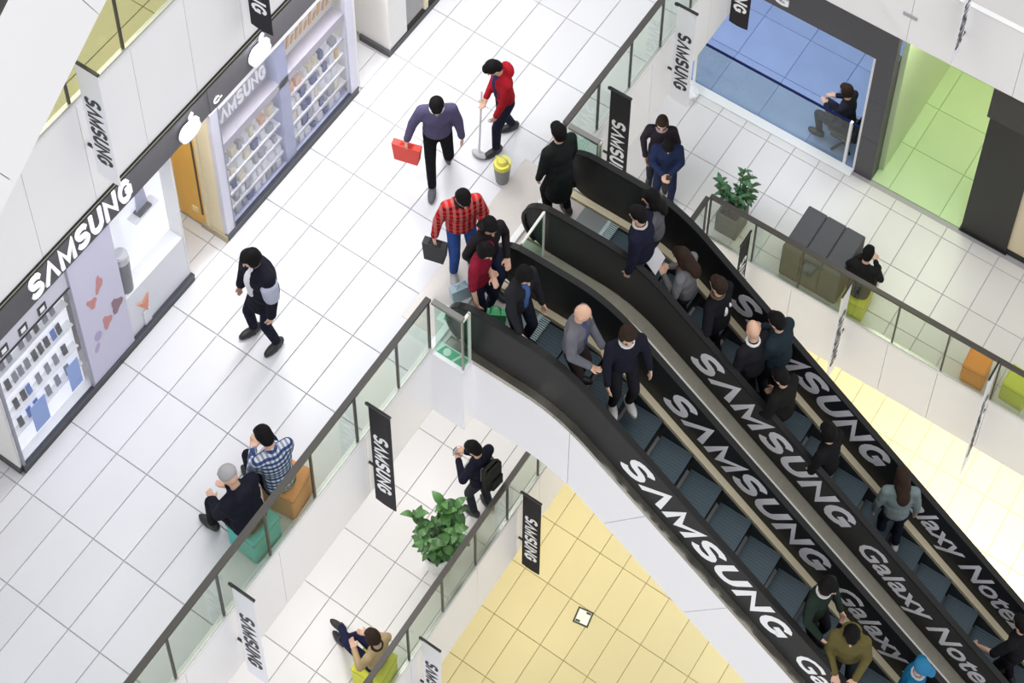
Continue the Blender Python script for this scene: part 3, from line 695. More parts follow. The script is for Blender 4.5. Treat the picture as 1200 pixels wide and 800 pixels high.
# ------------------------------------------------------------------ hanging banners
def banner(label, black, plane, fixed, edge, z0, z1, out, tz=None, base=0):
    """blade banner square to a slab edge. plane 'y': lies in y=fixed and sticks out along +x; plane 'x': lies in x=fixed, sticks out along -y"""
    t = thing('banner', label, 'banner', (0, 0, 0)); W = .27; M_ = BANB if black else BANW; lm = LET if black else LETB
    a0 = edge+out*.05; a1 = a0+out*W; p0, p1 = sorted((a0, a1)); h = z1-z0
    tz = tz or (z1-.26*h, z0+.14*h)
    if plane == 'y':
        mb = MB(); n = 6
        pts = [(p0, fixed, z1), (p1, fixed, z1)]+[(p1-(p1-p0)*i/n, fixed, z0+.05*math.sin(math.pi*i/n)*(-.4)) for i in range(n+1)]
        mb.prism([(x, y-.006, z) for x, y, z in pts], (0, .012, 0)).build('cloth', M_, t)
        B(p0-.02, p1+.01, fixed-.012, fixed+.012, z1, z1+.03).build('top_bar', BLACK, t); B(edge-.008, p0+.001, fixed-.01, fixed+.01, z1-1.32, z1-1.29).build('bracket', BLACK, t); B(edge+.01, p0+.01, fixed-.01, fixed+.01, z1-.02, z1+.02).build('bracket', BLACK, t)
        L = tz[0]-tz[1]; hh = .19
        logo('lettering', lm, t, (p0+(W-hh)/2, fixed-.008, tz[0]), (0, 0, -1), (1, 0, 0), hh, L, .002, wt=.22)
    else:
        pts = [(fixed, p0, z1), (fixed, p1, z1), (fixed, p1, z0), (fixed, p0, z0)]
        MB().prism([(x-.006, y, z) for x, y, z in pts], (.012, 0, 0)).build('cloth', M_, t)
        B(fixed-.012, fixed+.012, p0-.01, p1+.02, z1, z1+.03).build('top_bar', BLACK, t); B(fixed-.01, fixed+.01, p1-.001, edge+.008, z1-1.32, z1-1.29).build('bracket', BLACK, t)
        L = tz[0]-tz[1]; hh = .19
        logo('lettering', lm, t, (fixed+.008, p0+(W-hh)/2, tz[0]), (0, 0, -1), (0, 1, 0), hh, L, .002, wt=.22)
        logo('lettering', lm, t, (fixed-.008, p1-(W-hh)/2, tz[0]), (0, 0, -1), (0, -1, 0), hh, L, .002, wt=.22)
banner('white banner hung from the upper railing beside the teal stool', False, 'y', 6.06, XE2+.01, -1.33, .66, 1)
banner('black banner hung from the upper railing beyond the plaid shirted man', True, 'y', 8.21, XE2+.01, -1.34, .73, 1)
banner('black banner hung from the upper railing behind the upper escalator head', True, 'y', 12.77, XE2+.01, -1.3, .77, 1)
banner('white banner hung from the upper railing above the blue floored shop', False, 'y', 14.24, XE2+.01, -1.15, .72, 1)
banner('black banner hung over the header of the blue floored shop', True, 'y', 15.72, XE2+.01, -1.25, .74, 1)
banner('white banner on the top gallery above the large shop letters', False, 'y', 7.29, -9.56, 4.25, 5.96, 1)
banner('black banner on the top gallery above the apple shaped signs', True, 'y', 9.45, -9.56, 4.08, 5.96, 1)
banner('black banner hung from the middle floor over the straw tiles', True, 'y', 10.50, XE1+.01, -6.86, -4.86, 1)
banner('white banner hung from the middle floor beside the seated person', False, 'y', 8.37, XE1+.01, -6.85, -4.85, 1)
banner('white banner seen edge on beside the orange stool', False, 'x', -2.63, YE1-.01, -6.8, -4.2, -1)
banner('white banner seen edge on beside the lime stool with a person', False, 'x', -4.75, YE1-.01, -6.5, -4.24, -1)
banner('black banner seen edge on below the grey planter', True, 'x', -6.28, YE1-.01, -6.3, -4.42, -1)
banner('white banner seen edge on above the green shop', False, 'x', -4.53, YF2-.01, -.82, .8, -1)

# ------------------------------------------------------------------ stools, sofa, planters, small things
def stool(label, x, y, z, rz, s, h, col, nm, group=None):
    t = thing('cube_stool', label, 'stool', (x, y, z), rz)
    M_ = mat(nm, col, .5, noise=.03)
    MB().bbox(-s/2, s/2, -s/2, s/2, .012, h, .018).build('body', M_, t); B(-s/2+.03, s/2-.03, -s/2+.03, s/2-.03, 0, .012).build('foot', BLACK, t)
    mb = MB(); e = s/2+.002
    for q in (-1, 1): mb.box(-e, e, q*e-.003, q*e+.003, h-.035, h-.028); mb.box(q*e-.003, q*e+.003, -e, e, h-.035, h-.028)
    mb.build('seam', mat(nm+'_seam', tuple(c*.6 for c in col), .6), t)
    return t
stool('orange cube stool under the man in the blue plaid shirt', -7.62, 7.26, 0, R(8), .38, .43, (.78, .28, .08), 'stool_orange')
stool('teal cube stool under the man in the grey cap', -7.625, 6.74, 0, R(-4), .38, .43, (.06, .46, .42), 'stool_teal')
stool('lime yellow cube stool under the person seated by the railing', -7.23, 7.86, Z1, R(5), .40, .42, (.72, .72, .05), 'stool_lime')
stool('orange cube stool standing alone by the middle railing', -2.93, 15.29, Z1, R(3), .32, .42, (.85, .27, .01), 'stool_orange2')
stool('lime yellow cube stool beside the lone orange stool', -2.36, 15.36, Z1, R(-3), .34, .40, (.62, .66, .04), 'stool_lime2')
stool('lime yellow cube stool under the person beside the dark sofa', -4.74, 15.30, Z1, R(3), .34, .38, (.66, .68, .03), 'stool_lime3')
so = thing('sofa', 'charcoal block sofa behind the middle floor railing', 'sofa', (-5.42, 15.55, Z1))
SF = mat('sofa_charcoal', (.075, .078, .088), .75, noise=.08, nscale=25)
for k in range(3): MB().bbox(-.44+.295*k, -.15+.295*k, -.38, .38, .03, .70, .015).build('block', SF, so)
B(-.42, .42, -.36, .36, 0, .03).build('foot', BLACK, so)

LEAF = mat('leaf_green', (.06, .17, .04), .35, noise=.3, nscale=6, vary=.35); LEAF2 = mat('leaf_deep', (.04, .13, .05), .4, noise=.3, nscale=6, vary=.4)
def leaf_mesh(L, W, M_, name):
    mb = MB(); n = 6; vs = []; fs = []
    for i in range(n+1):
        a = i/n; wd = W*math.sin(math.pi*min(1, a*.94+.03))**.8*(1-.25*a); z = .25*L*math.sin(a*2.2)-.28*L*a*a
        vs += [(L*a, -wd, z+.10*wd), (L*a, 0, z-.0), (L*a, wd, z+.10*wd)]
    for i in range(n):
        k = 3*i; fs += [(k, k+1, k+4, k+3), (k+1, k+2, k+5, k+4)]
    mb.add(vs, fs); return mb.mesh(name, M_, True)
def plant(name, label, loc, pot, stems, leaf, nleaf, height, spread, base, rs, lean=(0, 0)):
    rg = random.Random(rs); t = thing(name, label, 'plant', loc)
    pot(t); tr = MB()
    tops = []
    for i in range(stems):
        a = 2*math.pi*i/stems+rg.random(); tip = Vector((spread*.55*math.cos(a)+lean[0], spread*.55*math.sin(a)+lean[1], height*rg.uniform(.8, 1)))
        b = Vector((.03*math.cos(a), .03*math.sin(a), base)); mid = (b+tip)/2+Vector((.0, 0, .05))
        tr.cone(b, mid, .012, .01, 8, 1); tr.cone(mid, tip, .01, .006, 8, 1); tops.append((b, mid, tip))
    tr.build('stem', mat('stem_brown', (.12, .08, .04), .7), t)
    for i in range(nleaf):
        b, mid, tip = tops[i % stems]; u = rg.uniform(.25, 1.0); p = mid.lerp(tip, u*2-1) if u > .5 else b.lerp(mid, u*2)
        o = obj('leaf', leaf, t, p); yaw = rg.uniform(0, 2*math.pi); o.rotation_euler = (rg.uniform(-.3, .3), rg.uniform(-.75, .35), yaw); k = rg.uniform(.75, 1.15); o.scale = (k, k, k)
    return t
def pot_white(t):
    mb = MB(); mb.cyl((0, 0, 0), (0, 0, .36), .15, .19, 24); mb.build('pot', mat('pot_white', (.8, .79, .78), .35), t)
    mb = MB(); mb.cyl((0, 0, .36), (0, 0, .375), .195, .195, 24); mb.build('pot_rim', mat('pot_white', (.8, .79, .78), .35), t)
    mb = MB(); mb.cyl((0, 0, .375), (0, 0, .38), .17, .17, 24); mb.build('soil', mat('soil', (.03, .02, .015), .9, noise=.3, nscale=40), t)
def pot_grey(t):
    M_ = mat('planter_grey', (.13, .13, .12), .6, noise=.1, nscale=12)
    for k in range(4): MB().bbox(-.17, .17, -.17, .17, .02+.105*k, .118+.105*k, .006).build('slat_band', M_, t)
    B(-.165, .165, -.165, .165, 0, .43).build('core', mat('planter_core', (.07, .07, .065), .7), t)
    B(-.14, .14, -.14, .14, .43, .436).build('soil', mat('soil', (.03, .02, .015), .9), t)
plant('potted_ficus', 'bushy green leafed plant in a white pot by the middle floor railing', (-7.40, 9.36, Z1), pot_white, 7, leaf_mesh(.19, .06, LEAF, 'leaf'), 150, 1.32, .52, .38, 4)
plant('potted_shrub', 'slender small leafed plant in a slatted grey planter', (-6.77, 15.43, Z1), pot_grey, 8, leaf_mesh(.13, .034, LEAF2, 'leaf'), 130, 1.22, .42, .43, 9)
# cleaner's bucket and the floor graphics
bk = thing('bucket', 'grey cleaning bucket with a yellow top on the upper floor', 'bucket', (-7.93, 11.50, 0))
mb = MB(); mb.cyl((0, 0, 0), (0, 0, .30), .075, .10, 20); mb.build('body', mat('bucket_grey', (.25, .25, .25), .5, noise=.15, nscale=15), bk)
mb = MB(); mb.cyl((0, 0, .30), (0, 0, .36), .104, .096, 20); mb.cyl((0, 0, .36), (0, 0, .41), .07, .05, 16); mb.build('lid', mat('bucket_yellow', (.78, .72, .12), .5), bk)
mb = MB(); 
for i in range(10): mb.cyl((.1*math.cos(math.pi*i/10), 0, .36+.1*math.sin(math.pi*i/10)), (.1*math.cos(math.pi*(i+1)/10), 0, .36+.1*math.sin(math.pi*(i+1)/10)), .006, seg=6)
mb.build('bail', ALU, bk)
GR = mat('vinyl_green', (.03, .42, .20), .45); VW = mat('vinyl_white', (.78, .84, .80), .45)
fg = thing('floor_graphic', 'green and white floor graphic behind the short glass return', 'sticker', (-7.17, 9.43, .002))
def plate_poly(pts, z0, z1, name, M_, par): MB().prism([(x, y, z0) for x, y in pts], (0, 0, z1-z0)).build(name, M_, par)
plate_poly([(-.20, -.06), (.21, -.06), (.21, .06), (-.20, .06)], 0, .003, 'sheet', VW, fg)
plate_poly([(-.14, -.055), (.05, -.055), (.10, .055), (-.10, .055)], .003, .005, 'green_field', GR, fg)
plate_poly([(.08, -.055), (.2, -.055), (.2, .05), (.13, .055)], .003, .005, 'green_field', GR, fg)
plate_poly([(-.04+.045*math.cos(2*math.pi*i/16), .045*math.sin(2*math.pi*i/16)) for i in range(16)], .005, .007, 'white_disc', VW, fg)
hd = thing('floor_graphic', 'small green and white graphic on the landing plate at the lower escalator', 'sticker', (-7.42, 9.78, .005))
plate_poly([(-.12, -.10), (.12, -.10), (.12, .10), (-.12, .10)], 0, .002, 'sheet', VW, hd); plate_poly([(-.05, -.06), (.1, -.08), (.06, .04), (-.07, .06)], .002, .004, 'green_field', GR, hd)
mk = thing('floor_marker', 'small white square marker with dark corners on the straw tiles', 'sticker', (-6.62, 11.70, Z0+.001), R(10))
B(-.12, .12, -.12, .12, 0, .003).build('border', mat('marker_dark', (.04, .05, .03), .6), mk); B(-.095, .095, -.095, .095, .003, .005).build('field', VW, mk)
for sx, sy in ((1, 1), (-1, -1)): B(.02*sx if sx > 0 else -.09, .09 if sx > 0 else -.02, .06 if sy > 0 else -.09, .09 if sy > 0 else -.06, .005, .006).build('corner_mark', mat('marker_dark', (.04, .05, .03), .6), mk)
fp = thing('flower_pot', 'small flower pot at the foot of the white barrier post', 'plant', (-8.34, 16.94, Z1))
mb = MB(); mb.cyl((0, 0, 0), (0, 0, .12), .05, .065, 14); mb.build('pot', PW, fp)
for i in range(9):
    o = obj('leaf', leaf_mesh(.1, .03, LEAF2, 'leaf') if i == 0 else fp.children[1].data, fp, (0, 0, .12)); o.rotation_euler = (0, R(-40), 2*math.pi*i/9)
for i in range(5):
    mb = MB(); mb.ell((.05*math.cos(i*1.26), .05*math.sin(i*1.26), .2), (.022, .022, .018), seg=8, rings=5); mb.build('blossom', PW, fp)

# ------------------------------------------------------------------ people
REMESH = []
SKIN = mat('skin_fair', (.62, .38, .27), .55, noise=.05); EYE = mat('eye_dark', (.015, .01, .01), .3); LIP = mat('lip', (.42, .16, .14), .5)
def cloth(name, col): return mat('cloth_'+name, col, .9, noise=.18, nscale=9, spec=.1, bump=.7)
HAIR = {'black': mat('hair_black', (.006, .005, .005), .7, noise=.3, nscale=60, spec=.12), 'brown': mat('hair_brown', (.028, .016, .011), .7, noise=.3, nscale=60, spec=.12), 'grey': mat('hair_grey', (.22, .21, .2), .6, noise=.2, nscale=60)}
def ik(a, b, l1, l2, pole):
    a, b = Vector(a), Vector(b); d = b-a; D = min(max(d.length, .05), (l1+l2)*.995); dn = d.normalized(); b = a+dn*D
    x = (l1*l1-l2*l2+D*D)/(2*D); h = math.sqrt(max(0, l1*l1-x*x)); p = Vector(pole); p = (p-dn*p.dot(dn)).normalized()
    return a+dn*x+p*h, b
def remesh(mb, name, M_, parent, vox, it=3):
    o = mb.build(name, M_, parent, smooth=True); m_ = o.modifiers.new('r', 'REMESH'); m_.mode = 'VOXEL'; m_.voxel_size = vox; m_.use_smooth_shade = True
    if it: s = o.modifiers.new('s', 'SMOOTH'); s.factor = .5; s.iterations = it
    REMESH.append(o); return o
def person(label, loc, yaw, h=1.70, top='black', topc=(.015, .015, .018), legc=(.015, .015, .02), shoec=(.02, .02, .02), hair='black', style='short',
           lean=4, head=(0, 10), pz=None, feet=None, hands=None, shirt=None, sleeve=None, coat=.12, hood=None, bulk=1.0, cap=None, collar=None, skin=None, patch=None, topm=None, pleg=None, short=False, scarf=None, knee=(1, 0, .1)):
    """one figure in its own frame: +x forward, +y left. lengths for a 1.72 m figure, scaled to h"""
    k = h/1.72; t = thing('person', label, 'person', loc, R(yaw)); t.scale = (k, k, k)
    pz = .93 if pz is None else pz; SK = skin or SKIN
    if feet is None: feet = ((.03, .11, 0), (-.02, -.11, 0))
    ln = R(lean); U = Vector((math.sin(ln), 0, math.cos(ln))); Fw = Vector((math.cos(ln), 0, -math.sin(ln))); Yv = Vector((0, 1, 0))
    Pp = Vector((0, 0, pz)); chest = Pp+U*.33; neck = Pp+U*.505
    hy, hp = R(head[0]), R(head[1])
    Rh = Matrix.Rotation(hy, 3, 'Z') @ Matrix.Rotation(hp+ln*.6, 3, 'Y'); hu = Rh @ Vector((0, 0, 1)); hf = Rh @ Vector((1, 0, 0)); hl = Rh @ Vector((0, 1, 0))
    hc = neck+U*.05+hu*.125
    Ms = Matrix((Fw, Yv, U)).transposed()
    sh = [neck-U*.055+Yv*.165, neck-U*.055-Yv*.165]; hip = [Pp+Yv*.085-U*.02, Pp-Yv*.085-U*.02]
    if hands is None: hands = ((.06, .25, .80), (.06, -.25, .80))
    arms = []
    for i, s in enumerate((1, -1)):
        el, wr = ik(sh[i], hands[i], .285, .25, (-.6, s*.5, -.25)); arms.append((sh[i], el, wr))
    legs = []
    for i, s in enumerate((1, -1)):
        f = Vector(feet[i]); an = f+Vector((0, 0, .09)); kn, an = ik(hip[i], an, .43, .42, (knee[0], s*.12, knee[2])); legs.append((hip[i], kn, an, f))
    # ---- body, one continuous surface
    b = MB()
    b.ell(chest, (.10, .145, .19), Ms); b.ell(Pp+U*.12, (.09, .125, .16), Ms); b.ell(Pp, (.10, .14, .11), Ms)
    b.cone(neck-U*.05, neck+U*.04+hu*.05, .058, .05)
    b.ell(hc+hu*.012, (.093, .076, .108), Rh); b.ell(hc-hu*.055+hf*.026, (.062, .056, .062), Rh)
    b.cone(hc+hf*.088+hu*.008, hc+hf*.108-hu*.026, .010, .016, 8, 2); b.ell(hc+hf*.075+hu*.028, (.02, .05, .012), Rh, 10, 6)
    for s in (1, -1): b.ell(hc+hl*s*.077-hu*.006-hf*.008, (.018, .012, .03), Rh, 8, 6)
    for i, (a, e, wv) in enumerate(arms):
        b.cone(a, e, .045, .036); b.cone(e, wv, .036, .026)
        d = (wv-e).normalized(); s = (1, -1)[i]
        side = d.cross(Vector((0, 0, 1))); side = side.normalized() if side.length > .2 else Vector((1, 0, 0))
        nv = side.cross(d).normalized()
        if nv.dot(Vector((-.3, s, 0))) < 0 and abs(nv.z) < .6: nv = -nv
        if abs(d.z) > .7: side = Vector((1, 0, 0)); side = (side-d*side.dot(d)).normalized(); nv = d.cross(side)*(-1)
        inw = -nv if nv.dot(Vector((0, s, 0))) > 0 else nv
        pc = wv+d*.05
        Mh = Matrix((d, side, nv)).transposed(); b.ell(pc, (.055, .042, .019), Mh, 10, 7)
        for q, (o_, l_) in enumerate(((.030, .072), (.010, .082), (-.011, .076), (-.030, .058))):
            r0 = pc+d*.035+side*o_; m1 = r0+d*l_*.55+inw*.008; m2 = m1+d*l_*.40+inw*.028
            b.cone(r0, m1, .0105, .0095, 8, 2); b.cone(m1, m2, .0095, .0085, 8, 2)
        r0 = pc-d*.012+side*.034; m1 = r0+side*.026+d*.03+inw*.01; b.cone(r0, m1, .0125, .011, 8, 2); b.cone(m1, m1+d*.034+inw*.012+side*.004, .011, .009, 8, 2)
    for a, kn, an, f in legs:
        b.cone(a, kn, .070, .048); b.cone(kn, an, .046, .034); b.ell(f+Vector((.045, 0, .038)), (.10, .036, .034))
    remesh(b, 'body', SK, t, .0125, 2)
    e = MB()
    for s in (1, -1): e.ell(hc+hf*.086+hl*s*.031+hu*.016, (.010, .013, .008), Rh, 8, 5)
    e.build('eyes', EYE, t, True); e = MB(); e.ell(hc+hf*.088-hu*.058, (.009, .022, .007), Rh, 8, 5); e.build('mouth', LIP, t, True)
    # ---- clothing
    TM = topm or cloth(top, topc); c = MB(); B_ = bulk
    c.ell(chest, (.118*B_, .168*B_, .205), Ms); c.ell(Pp+U*.13, (.112*B_, .152*B_, .19), Ms); c.ell(Pp+U*.03, (.118*B_, .158*B_, .13), Ms)
    if coat > .15: c.cone(Pp, Pp+Vector((.02, 0, -coat)), .15, .165); c.ell(Pp-Vector((0, 0, coat*.6)), (.13, .175, coat*.7), Ms)
    c.cone(sh[0]+U*.0, sh[1]+U*.0, .066*B_, .066*B_); c.cone(neck-U*.09, neck-U*.005, .095, .068)
    for i, (a, el, wv) in enumerate(arms):
        c.cone(a, el, .064*B_, .054*B_)
        if short: c.cone(a, a.lerp(el, .6), .066*B_, .064*B_)
        else: c.cone(el, wv, .053*B_, .040*B_); c.cone(el.lerp(wv, .85), wv, .043*B_, .043*B_)
    if hood: c.ell(neck-Fw*.085+U*.0, (.075, .115, .085), Ms)
    remesh(c, 'jacket' if not short else 'shirt', TM, t, .017, 4)
    p = MB()
    p.ell(Pp+U*.0, (.112, .150, .12), Ms)
    for a, kn, an, f in legs:
        p.cone(a+Vector((0, 0, -.01)), kn, .086, .064); p.cone(kn, an+(kn-an)*.08, .063, .052)
    remesh(p, 'trousers', cloth('leg_%d_%d_%d' % tuple(int(q*999) for q in legc), legc), t, .017, 4)
    for i, (a, kn, an, f) in enumerate(legs):
        q = MB(); fx = Vector((1, (.12, -.12)[i], 0)).normalized(); Mf = Matrix((fx, Vector((-fx.y, fx.x, 0)), Vector((0, 0, 1)))).transposed()
        q.ell(f+fx*.055+Vector((0, 0, .045)), (.135, .050, .045), Mf); q.ell(f-fx*.03+Vector((0, 0, .06)), (.06, .047, .06), Mf); q.cone(f+Vector((0, 0, .06)), f+Vector((0, 0, .10)), .046, .048)
        q.ell(f+fx*.05+Vector((0, 0, .014)), (.142, .053, .014), Mf)
        sm = remesh(q, 'shoe', mat('shoe_%d_%d_%d' % tuple(int(v*999) for v in shoec), shoec, .5), t, .014, 2)
    # ---- hair
    HM = HAIR.get(hair)
    if HM and not cap:
        q = MB(); q.ell(hc+hu*.036-hf*.016, (.098, .087, .098), Rh); q.ell(hc-hf*.045-hu*.01, (.065, .080, .09), Rh); q.ell(hc+hf*.045+hu*.085, (.05, .066, .03), Rh)
        if style == 'long':
            q.ell(hc-hf*.05-hu*.10, (.06, .095, .15), Rh); q.ell(hc-hf*.085-hu*.22, (.045, .085, .12), Rh)
            for s in (1, -1): q.ell(hc+hl*s*.075-hu*.06, (.04, .022, .11), Rh)
        if style == 'bun': q.ell(hc-hf*.09+hu*.085, (.045, .045, .045), Rh)
        if style == 'full':
            for s in (1, -1): q.ell(hc+hl*s*.07-hu*.0, (.06, .028, .08), Rh)
        remesh(q, 'hair', HM, t, .012, 2)
    if style == 'bald' and hair == 'grey':
        pass
    if cap:
        q = MB(); q.ell(hc+hu*.045, (.108, .094, .085), Rh); q.ell(hc+hf*.10+hu*.045, (.07, .07, .012), Rh); remesh(q, 'cap', mat('cap_%d' % int(cap[0]*999+cap[2]*99), cap, .8), t, .012, 2)
    if shirt:
        q = MB(); q.ell(chest+Fw*.045*B_-U*.02, (.090*B_, .060*B_, .20), Ms); q.ell(Pp+U*.14+Fw*.045*B_, (.086*B_, .050*B_, .19), Ms); q.ell(neck-U*.03+Fw*.03, (.07, .06, .06), Ms)
        remesh(q, 'shirt_front', cloth('shirt_%d_%d' % (int(shirt[0]*999), int(shirt[2]*999)), shirt), t, .014, 2)
    if collar:
        q = MB()
        for i in range(14):
            a0 = 2*math.pi*i/14; a1 = 2*math.pi*(i+1)/14
            q.cone(neck+U*.012+Fw*(.068*math.cos(a0)+.012)+Yv*.068*math.sin(a0), neck+U*.012+Fw*(.068*math.cos(a1)+.012)+Yv*.068*math.sin(a1), .021, .021, 8, 2)
        remesh(q, 'collar', cloth('collar_%d_%d' % (int(collar[0]*999), int(collar[2]*999)), collar), t, .012, 2)
    if patch:
        sd, pcx = patch; a, el, wv = arms[0 if sd > 0 else 1]; q = MB(); m_ = a.lerp(el, .62); q.cone(a.lerp(el, .38), a.lerp(el, .92), .071*B_, .064*B_, 12, 2)
        q.build('sleeve_patch', cloth('patch_%d' % int(pcx[2]*999), pcx), t, True)
    return t, (arms, hc, chest, U, Fw, k, neck)
def world_pt(t, p):
    M_ = Matrix.Translation(t.location) @ t.rotation_euler.to_matrix().to_4x4() @ Matrix.Diagonal((*t.scale, 1)); return M_ @ Vector(p)

NAVY, BLK, CHAR, DEN = (.012, .014, .03), (.010, .010, .012), (.035, .036, .042), (.05, .09, .24)
# upper floor
person('security guard in black jacket with white shirt and grey sleeve patch on the white tiles', (-8.92, 8.55, 0), -105, 1.74, 'guard', (.012, .012, .02), (.012, .013, .028), feet=((.02, .17, 0), (.10, -.13, 0)),
       hands=((.10, .27, .82), (.13, -.24, .80)), shirt=(.7, .7, .74), head=(-8, 18), bulk=1.36, coat=.2, style='full', patch=(1, (.42, .44, .55)))
mr, A = person('man in purple grey sweatshirt walking with a red shopping bag', (-8.56, 11.14, 0), -52, 1.72, 'plum', (.09, .08, .15), (.010, .010, .012), (.10, .10, .12), feet=((-.24, .10, .10), (.20, -.08, 0)),
       hands=((.05, .28, .78), (.06, -.36, .80)), head=(0, 32), collar=(.55, .54, .55), bulk=1.1, lean=6)
def bag(label, hand, w_, d_, h_, col, nm, rz, strap=.16, mat_=None, tuck=0.):
    x, y, z = hand; t = thing('shopping_bag', label, 'bag', (x, y, z-h_-strap), rz); M_ = mat_ or mat(nm, col, .55, noise=.06)
    mb = MB(); a, b = w_/2, d_/2; q = .82-tuck
    mb.add([(-a*q, -b, 0), (a*q, -b, 0), (a*q, b, 0), (-a*q, b, 0), (-a, -b*.8, h_), (a, -b*.8, h_), (a, b*.8, h_), (-a, b*.8, h_)], [(0, 3, 2, 1), (4, 5, 6, 7), (0, 1, 5, 4), (1, 2, 6, 5), (2, 3, 7, 6), (3, 0, 4, 7)])
    mb.build('body', M_, t)
    for s in (-1, 1):
        hm = MB(); pts = [Vector((a*.5*math.cos(math.pi*i/8), s*b*.6*(1-math.sin(math.pi*i/8)), h_-.02+(strap+.02)*math.sin(math.pi*i/8))) for i in range(9)]
        for p, r in zip(pts[:-1], pts[1:]): hm.cone(p, r, .006, .006, 6, 1)
        hm.build('handle', M_, t)
    return t
w1 = world_pt(mr, A[0][1][2]+Vector((0, -.01, -.09))); bag('red shopping bag held by the man in the purple grey sweatshirt', w1, .34, .10, .28, (.72, .05, .03), 'bag_red', R(15), .03)
cl, A = person('cleaner in a red hooded jacket bending over a mop', (-8.20, 11.94, 0), -120, 1.66, 'crimson', (.34, .012, .02), (.016, .017, .035), lean=6, head=(-5, 42), hood=True, feet=((.16, .10, 0), (-.16, -.12, 0)),
                hands=((.20, .16, .82), (.22, -.04, 1.0)), shirt=(.03, .04, .12))
h0, h1 = world_pt(cl, A[0][0][2]), world_pt(cl, A[0][1][2]+Vector((.06, 0, 0)))
mp = thing('mop', 'white handled mop held by the cleaner in the red jacket', 'mop', (0, 0, 0))
ft = Vector((h1.x+.04, h1.y-.12, .03)); MB().cyl(ft+Vector((0, 0, .03)), Vector((h1.x, h1.y, 1.12)), .013, seg=8).build('pole', PW, mp)
mb = MB(); mb.ell(ft+Vector((0, 0, .02)), (.10, .05, .035)); mb.build('head', mat('mop_grey', (.5, .5, .5), .9), mp)
pl, A = person('man in red checked shirt standing at the lower escalator with a black bag', (-7.66, 10.33, .005), -40, 1.70, topm=plaid_mat('plaid_red', (.58, .02, .02), (.16, .005, .006), (.55, .22, .20), 15), legc=(.04, .09, .30), shoec=(.5, .5, .5),
       feet=((.0, .11, 0), (.06, -.11, 0)), hands=((.24, .16, .98), (.02, -.30, .86)), head=(4, 30), bulk=1.15, collar=(.02, .02, .02))
w1 = world_pt(pl, A[0][1][2]+Vector((0, 0, -.10))); bag('black handbag held by the man in the red checked shirt', w1, .27, .12, .29, (.012, .012, .014), 'bag_black', R(15), .06)
person('woman with long black hair in a dark coat behind the red topped girl', (-7.24, 10.20, .005), -20, 1.66, 'dusk', (.02, .017, .02), (.03, .04, .08), hair='black', style='long', head=(-10, 20), hands=((.20, .14, 1.0), (.18, -.14, 1.0)))
gl, A = person('girl in maroon top and navy trousers at the lower escalator head', (-7.14, 9.93, .005), 5, 1.62, 'maroon', (.22, .012, .03), (.014, .016, .035), (.55, .55, .55), hair='black', style='full', head=(-15, 25), short=True, coat=.05,
       hands=((.18, -.02, 1.15), (.12, -.26, .84)))
w1 = world_pt(gl, A[0][1][2]+Vector((.02, -.02, -.10))); bag('green plastic bag held by the girl in the maroon top', (w1.x+.06, w1.y+.25, .50), .24, .10, .30, (.10, .50, .22), 'bag_green', R(30), .12)
bag('pale blue plastic bag standing by the girl in the maroon top', (-7.46, 10.04, .307), .26, .12, .24, (.42, .55, .62), 'bag_blue', R(60), .06)
person('person in a long black coat at the upper escalator head', (-7.14, 11.47, .005), 160, 1.70, 'coatblack', (.012, .016, .015), BLK, coat=.42, hair='black', style='short', head=(0, 5), bulk=1.05, hands=((.10, .22, .84), (.10, -.22, .84)))
# seated men on stools
person('man in blue and white plaid shirt sitting on the orange stool', (-7.62, 7.17, 0), 158, 1.72, topm=plaid_mat('plaid_blue', (.05, .08, .20), (.55, .60, .68), (.02, .03, .08), 22), legc=(.012, .012, .02), pz=.50, lean=12,
       feet=((.40, .14, 0), (.36, -.12, 0)), hands=((.38, .09, .62), (.38, -.06, .63)), head=(10, 38), bulk=1.1, short=False, style='short')
person('man in dark padded jacket and grey cap sitting on the teal stool', (-7.62, 6.70, 0), 172, 1.72, 'padded', (.012, .013, .022), (.012, .012, .016), pz=.50, lean=14, cap=(.34, .33, .33), hood=True, bulk=1.28,
       feet=((.42, .16, 0), (.38, -.10, 0)), hands=((.40, .12, .54), (.40, -.10, .54)), head=(0, 34))
# middle floor
fm, A = person('man in black jacket with a backpack holding a phone by the leafy plant', (-7.33, 10.20, Z1), 172, 1.68, 'jet', (.012, .013, .025), (.03, .032, .04), head=(15, 35), hands=((.30, .10, 1.12), (.30, -.04, 1.16)), feet=((.04, .10, 0), (-.03, -.11, 0)), bulk=1.12)
bp = thing('backpack', 'dark backpack on the man by the leafy plant', 'backpack', world_pt(fm, A[2]-A[4]*.20-Vector((0, 0, .22))), R(172))
MB().bbox(-.07, .07, -.14, .14, 0, .40, .04).build('body', cloth('pack', (.02, .021, .018)), bp); MB().bbox(-.11, -.07, -.10, .10, .04, .22, .02).build('pocket', cloth('pack', (.02, .021, .018)), bp)
for s in (-1, 1): B(.07, .085, s*.09-.02, s*.09+.02, .08, .38).build('strap', BLACK, bp)
def phone(label, p, rz): 
    o = thing('phone', label, 'phone', p, rz); MB().bbox(-.005, .005, -.035, .035, 0, .14, .003).build('case', BLACK, o); B(-.0075, -.005, -.031, .031, .008, .132).build('screen', mat('screen_pale', (.55, .62, .7), .2, emit=.3), o)
    return o
phone('phone held by the man by the leafy plant', world_pt(fm, A[0][0][2]+Vector((.10, -.04, .0))), R(172))
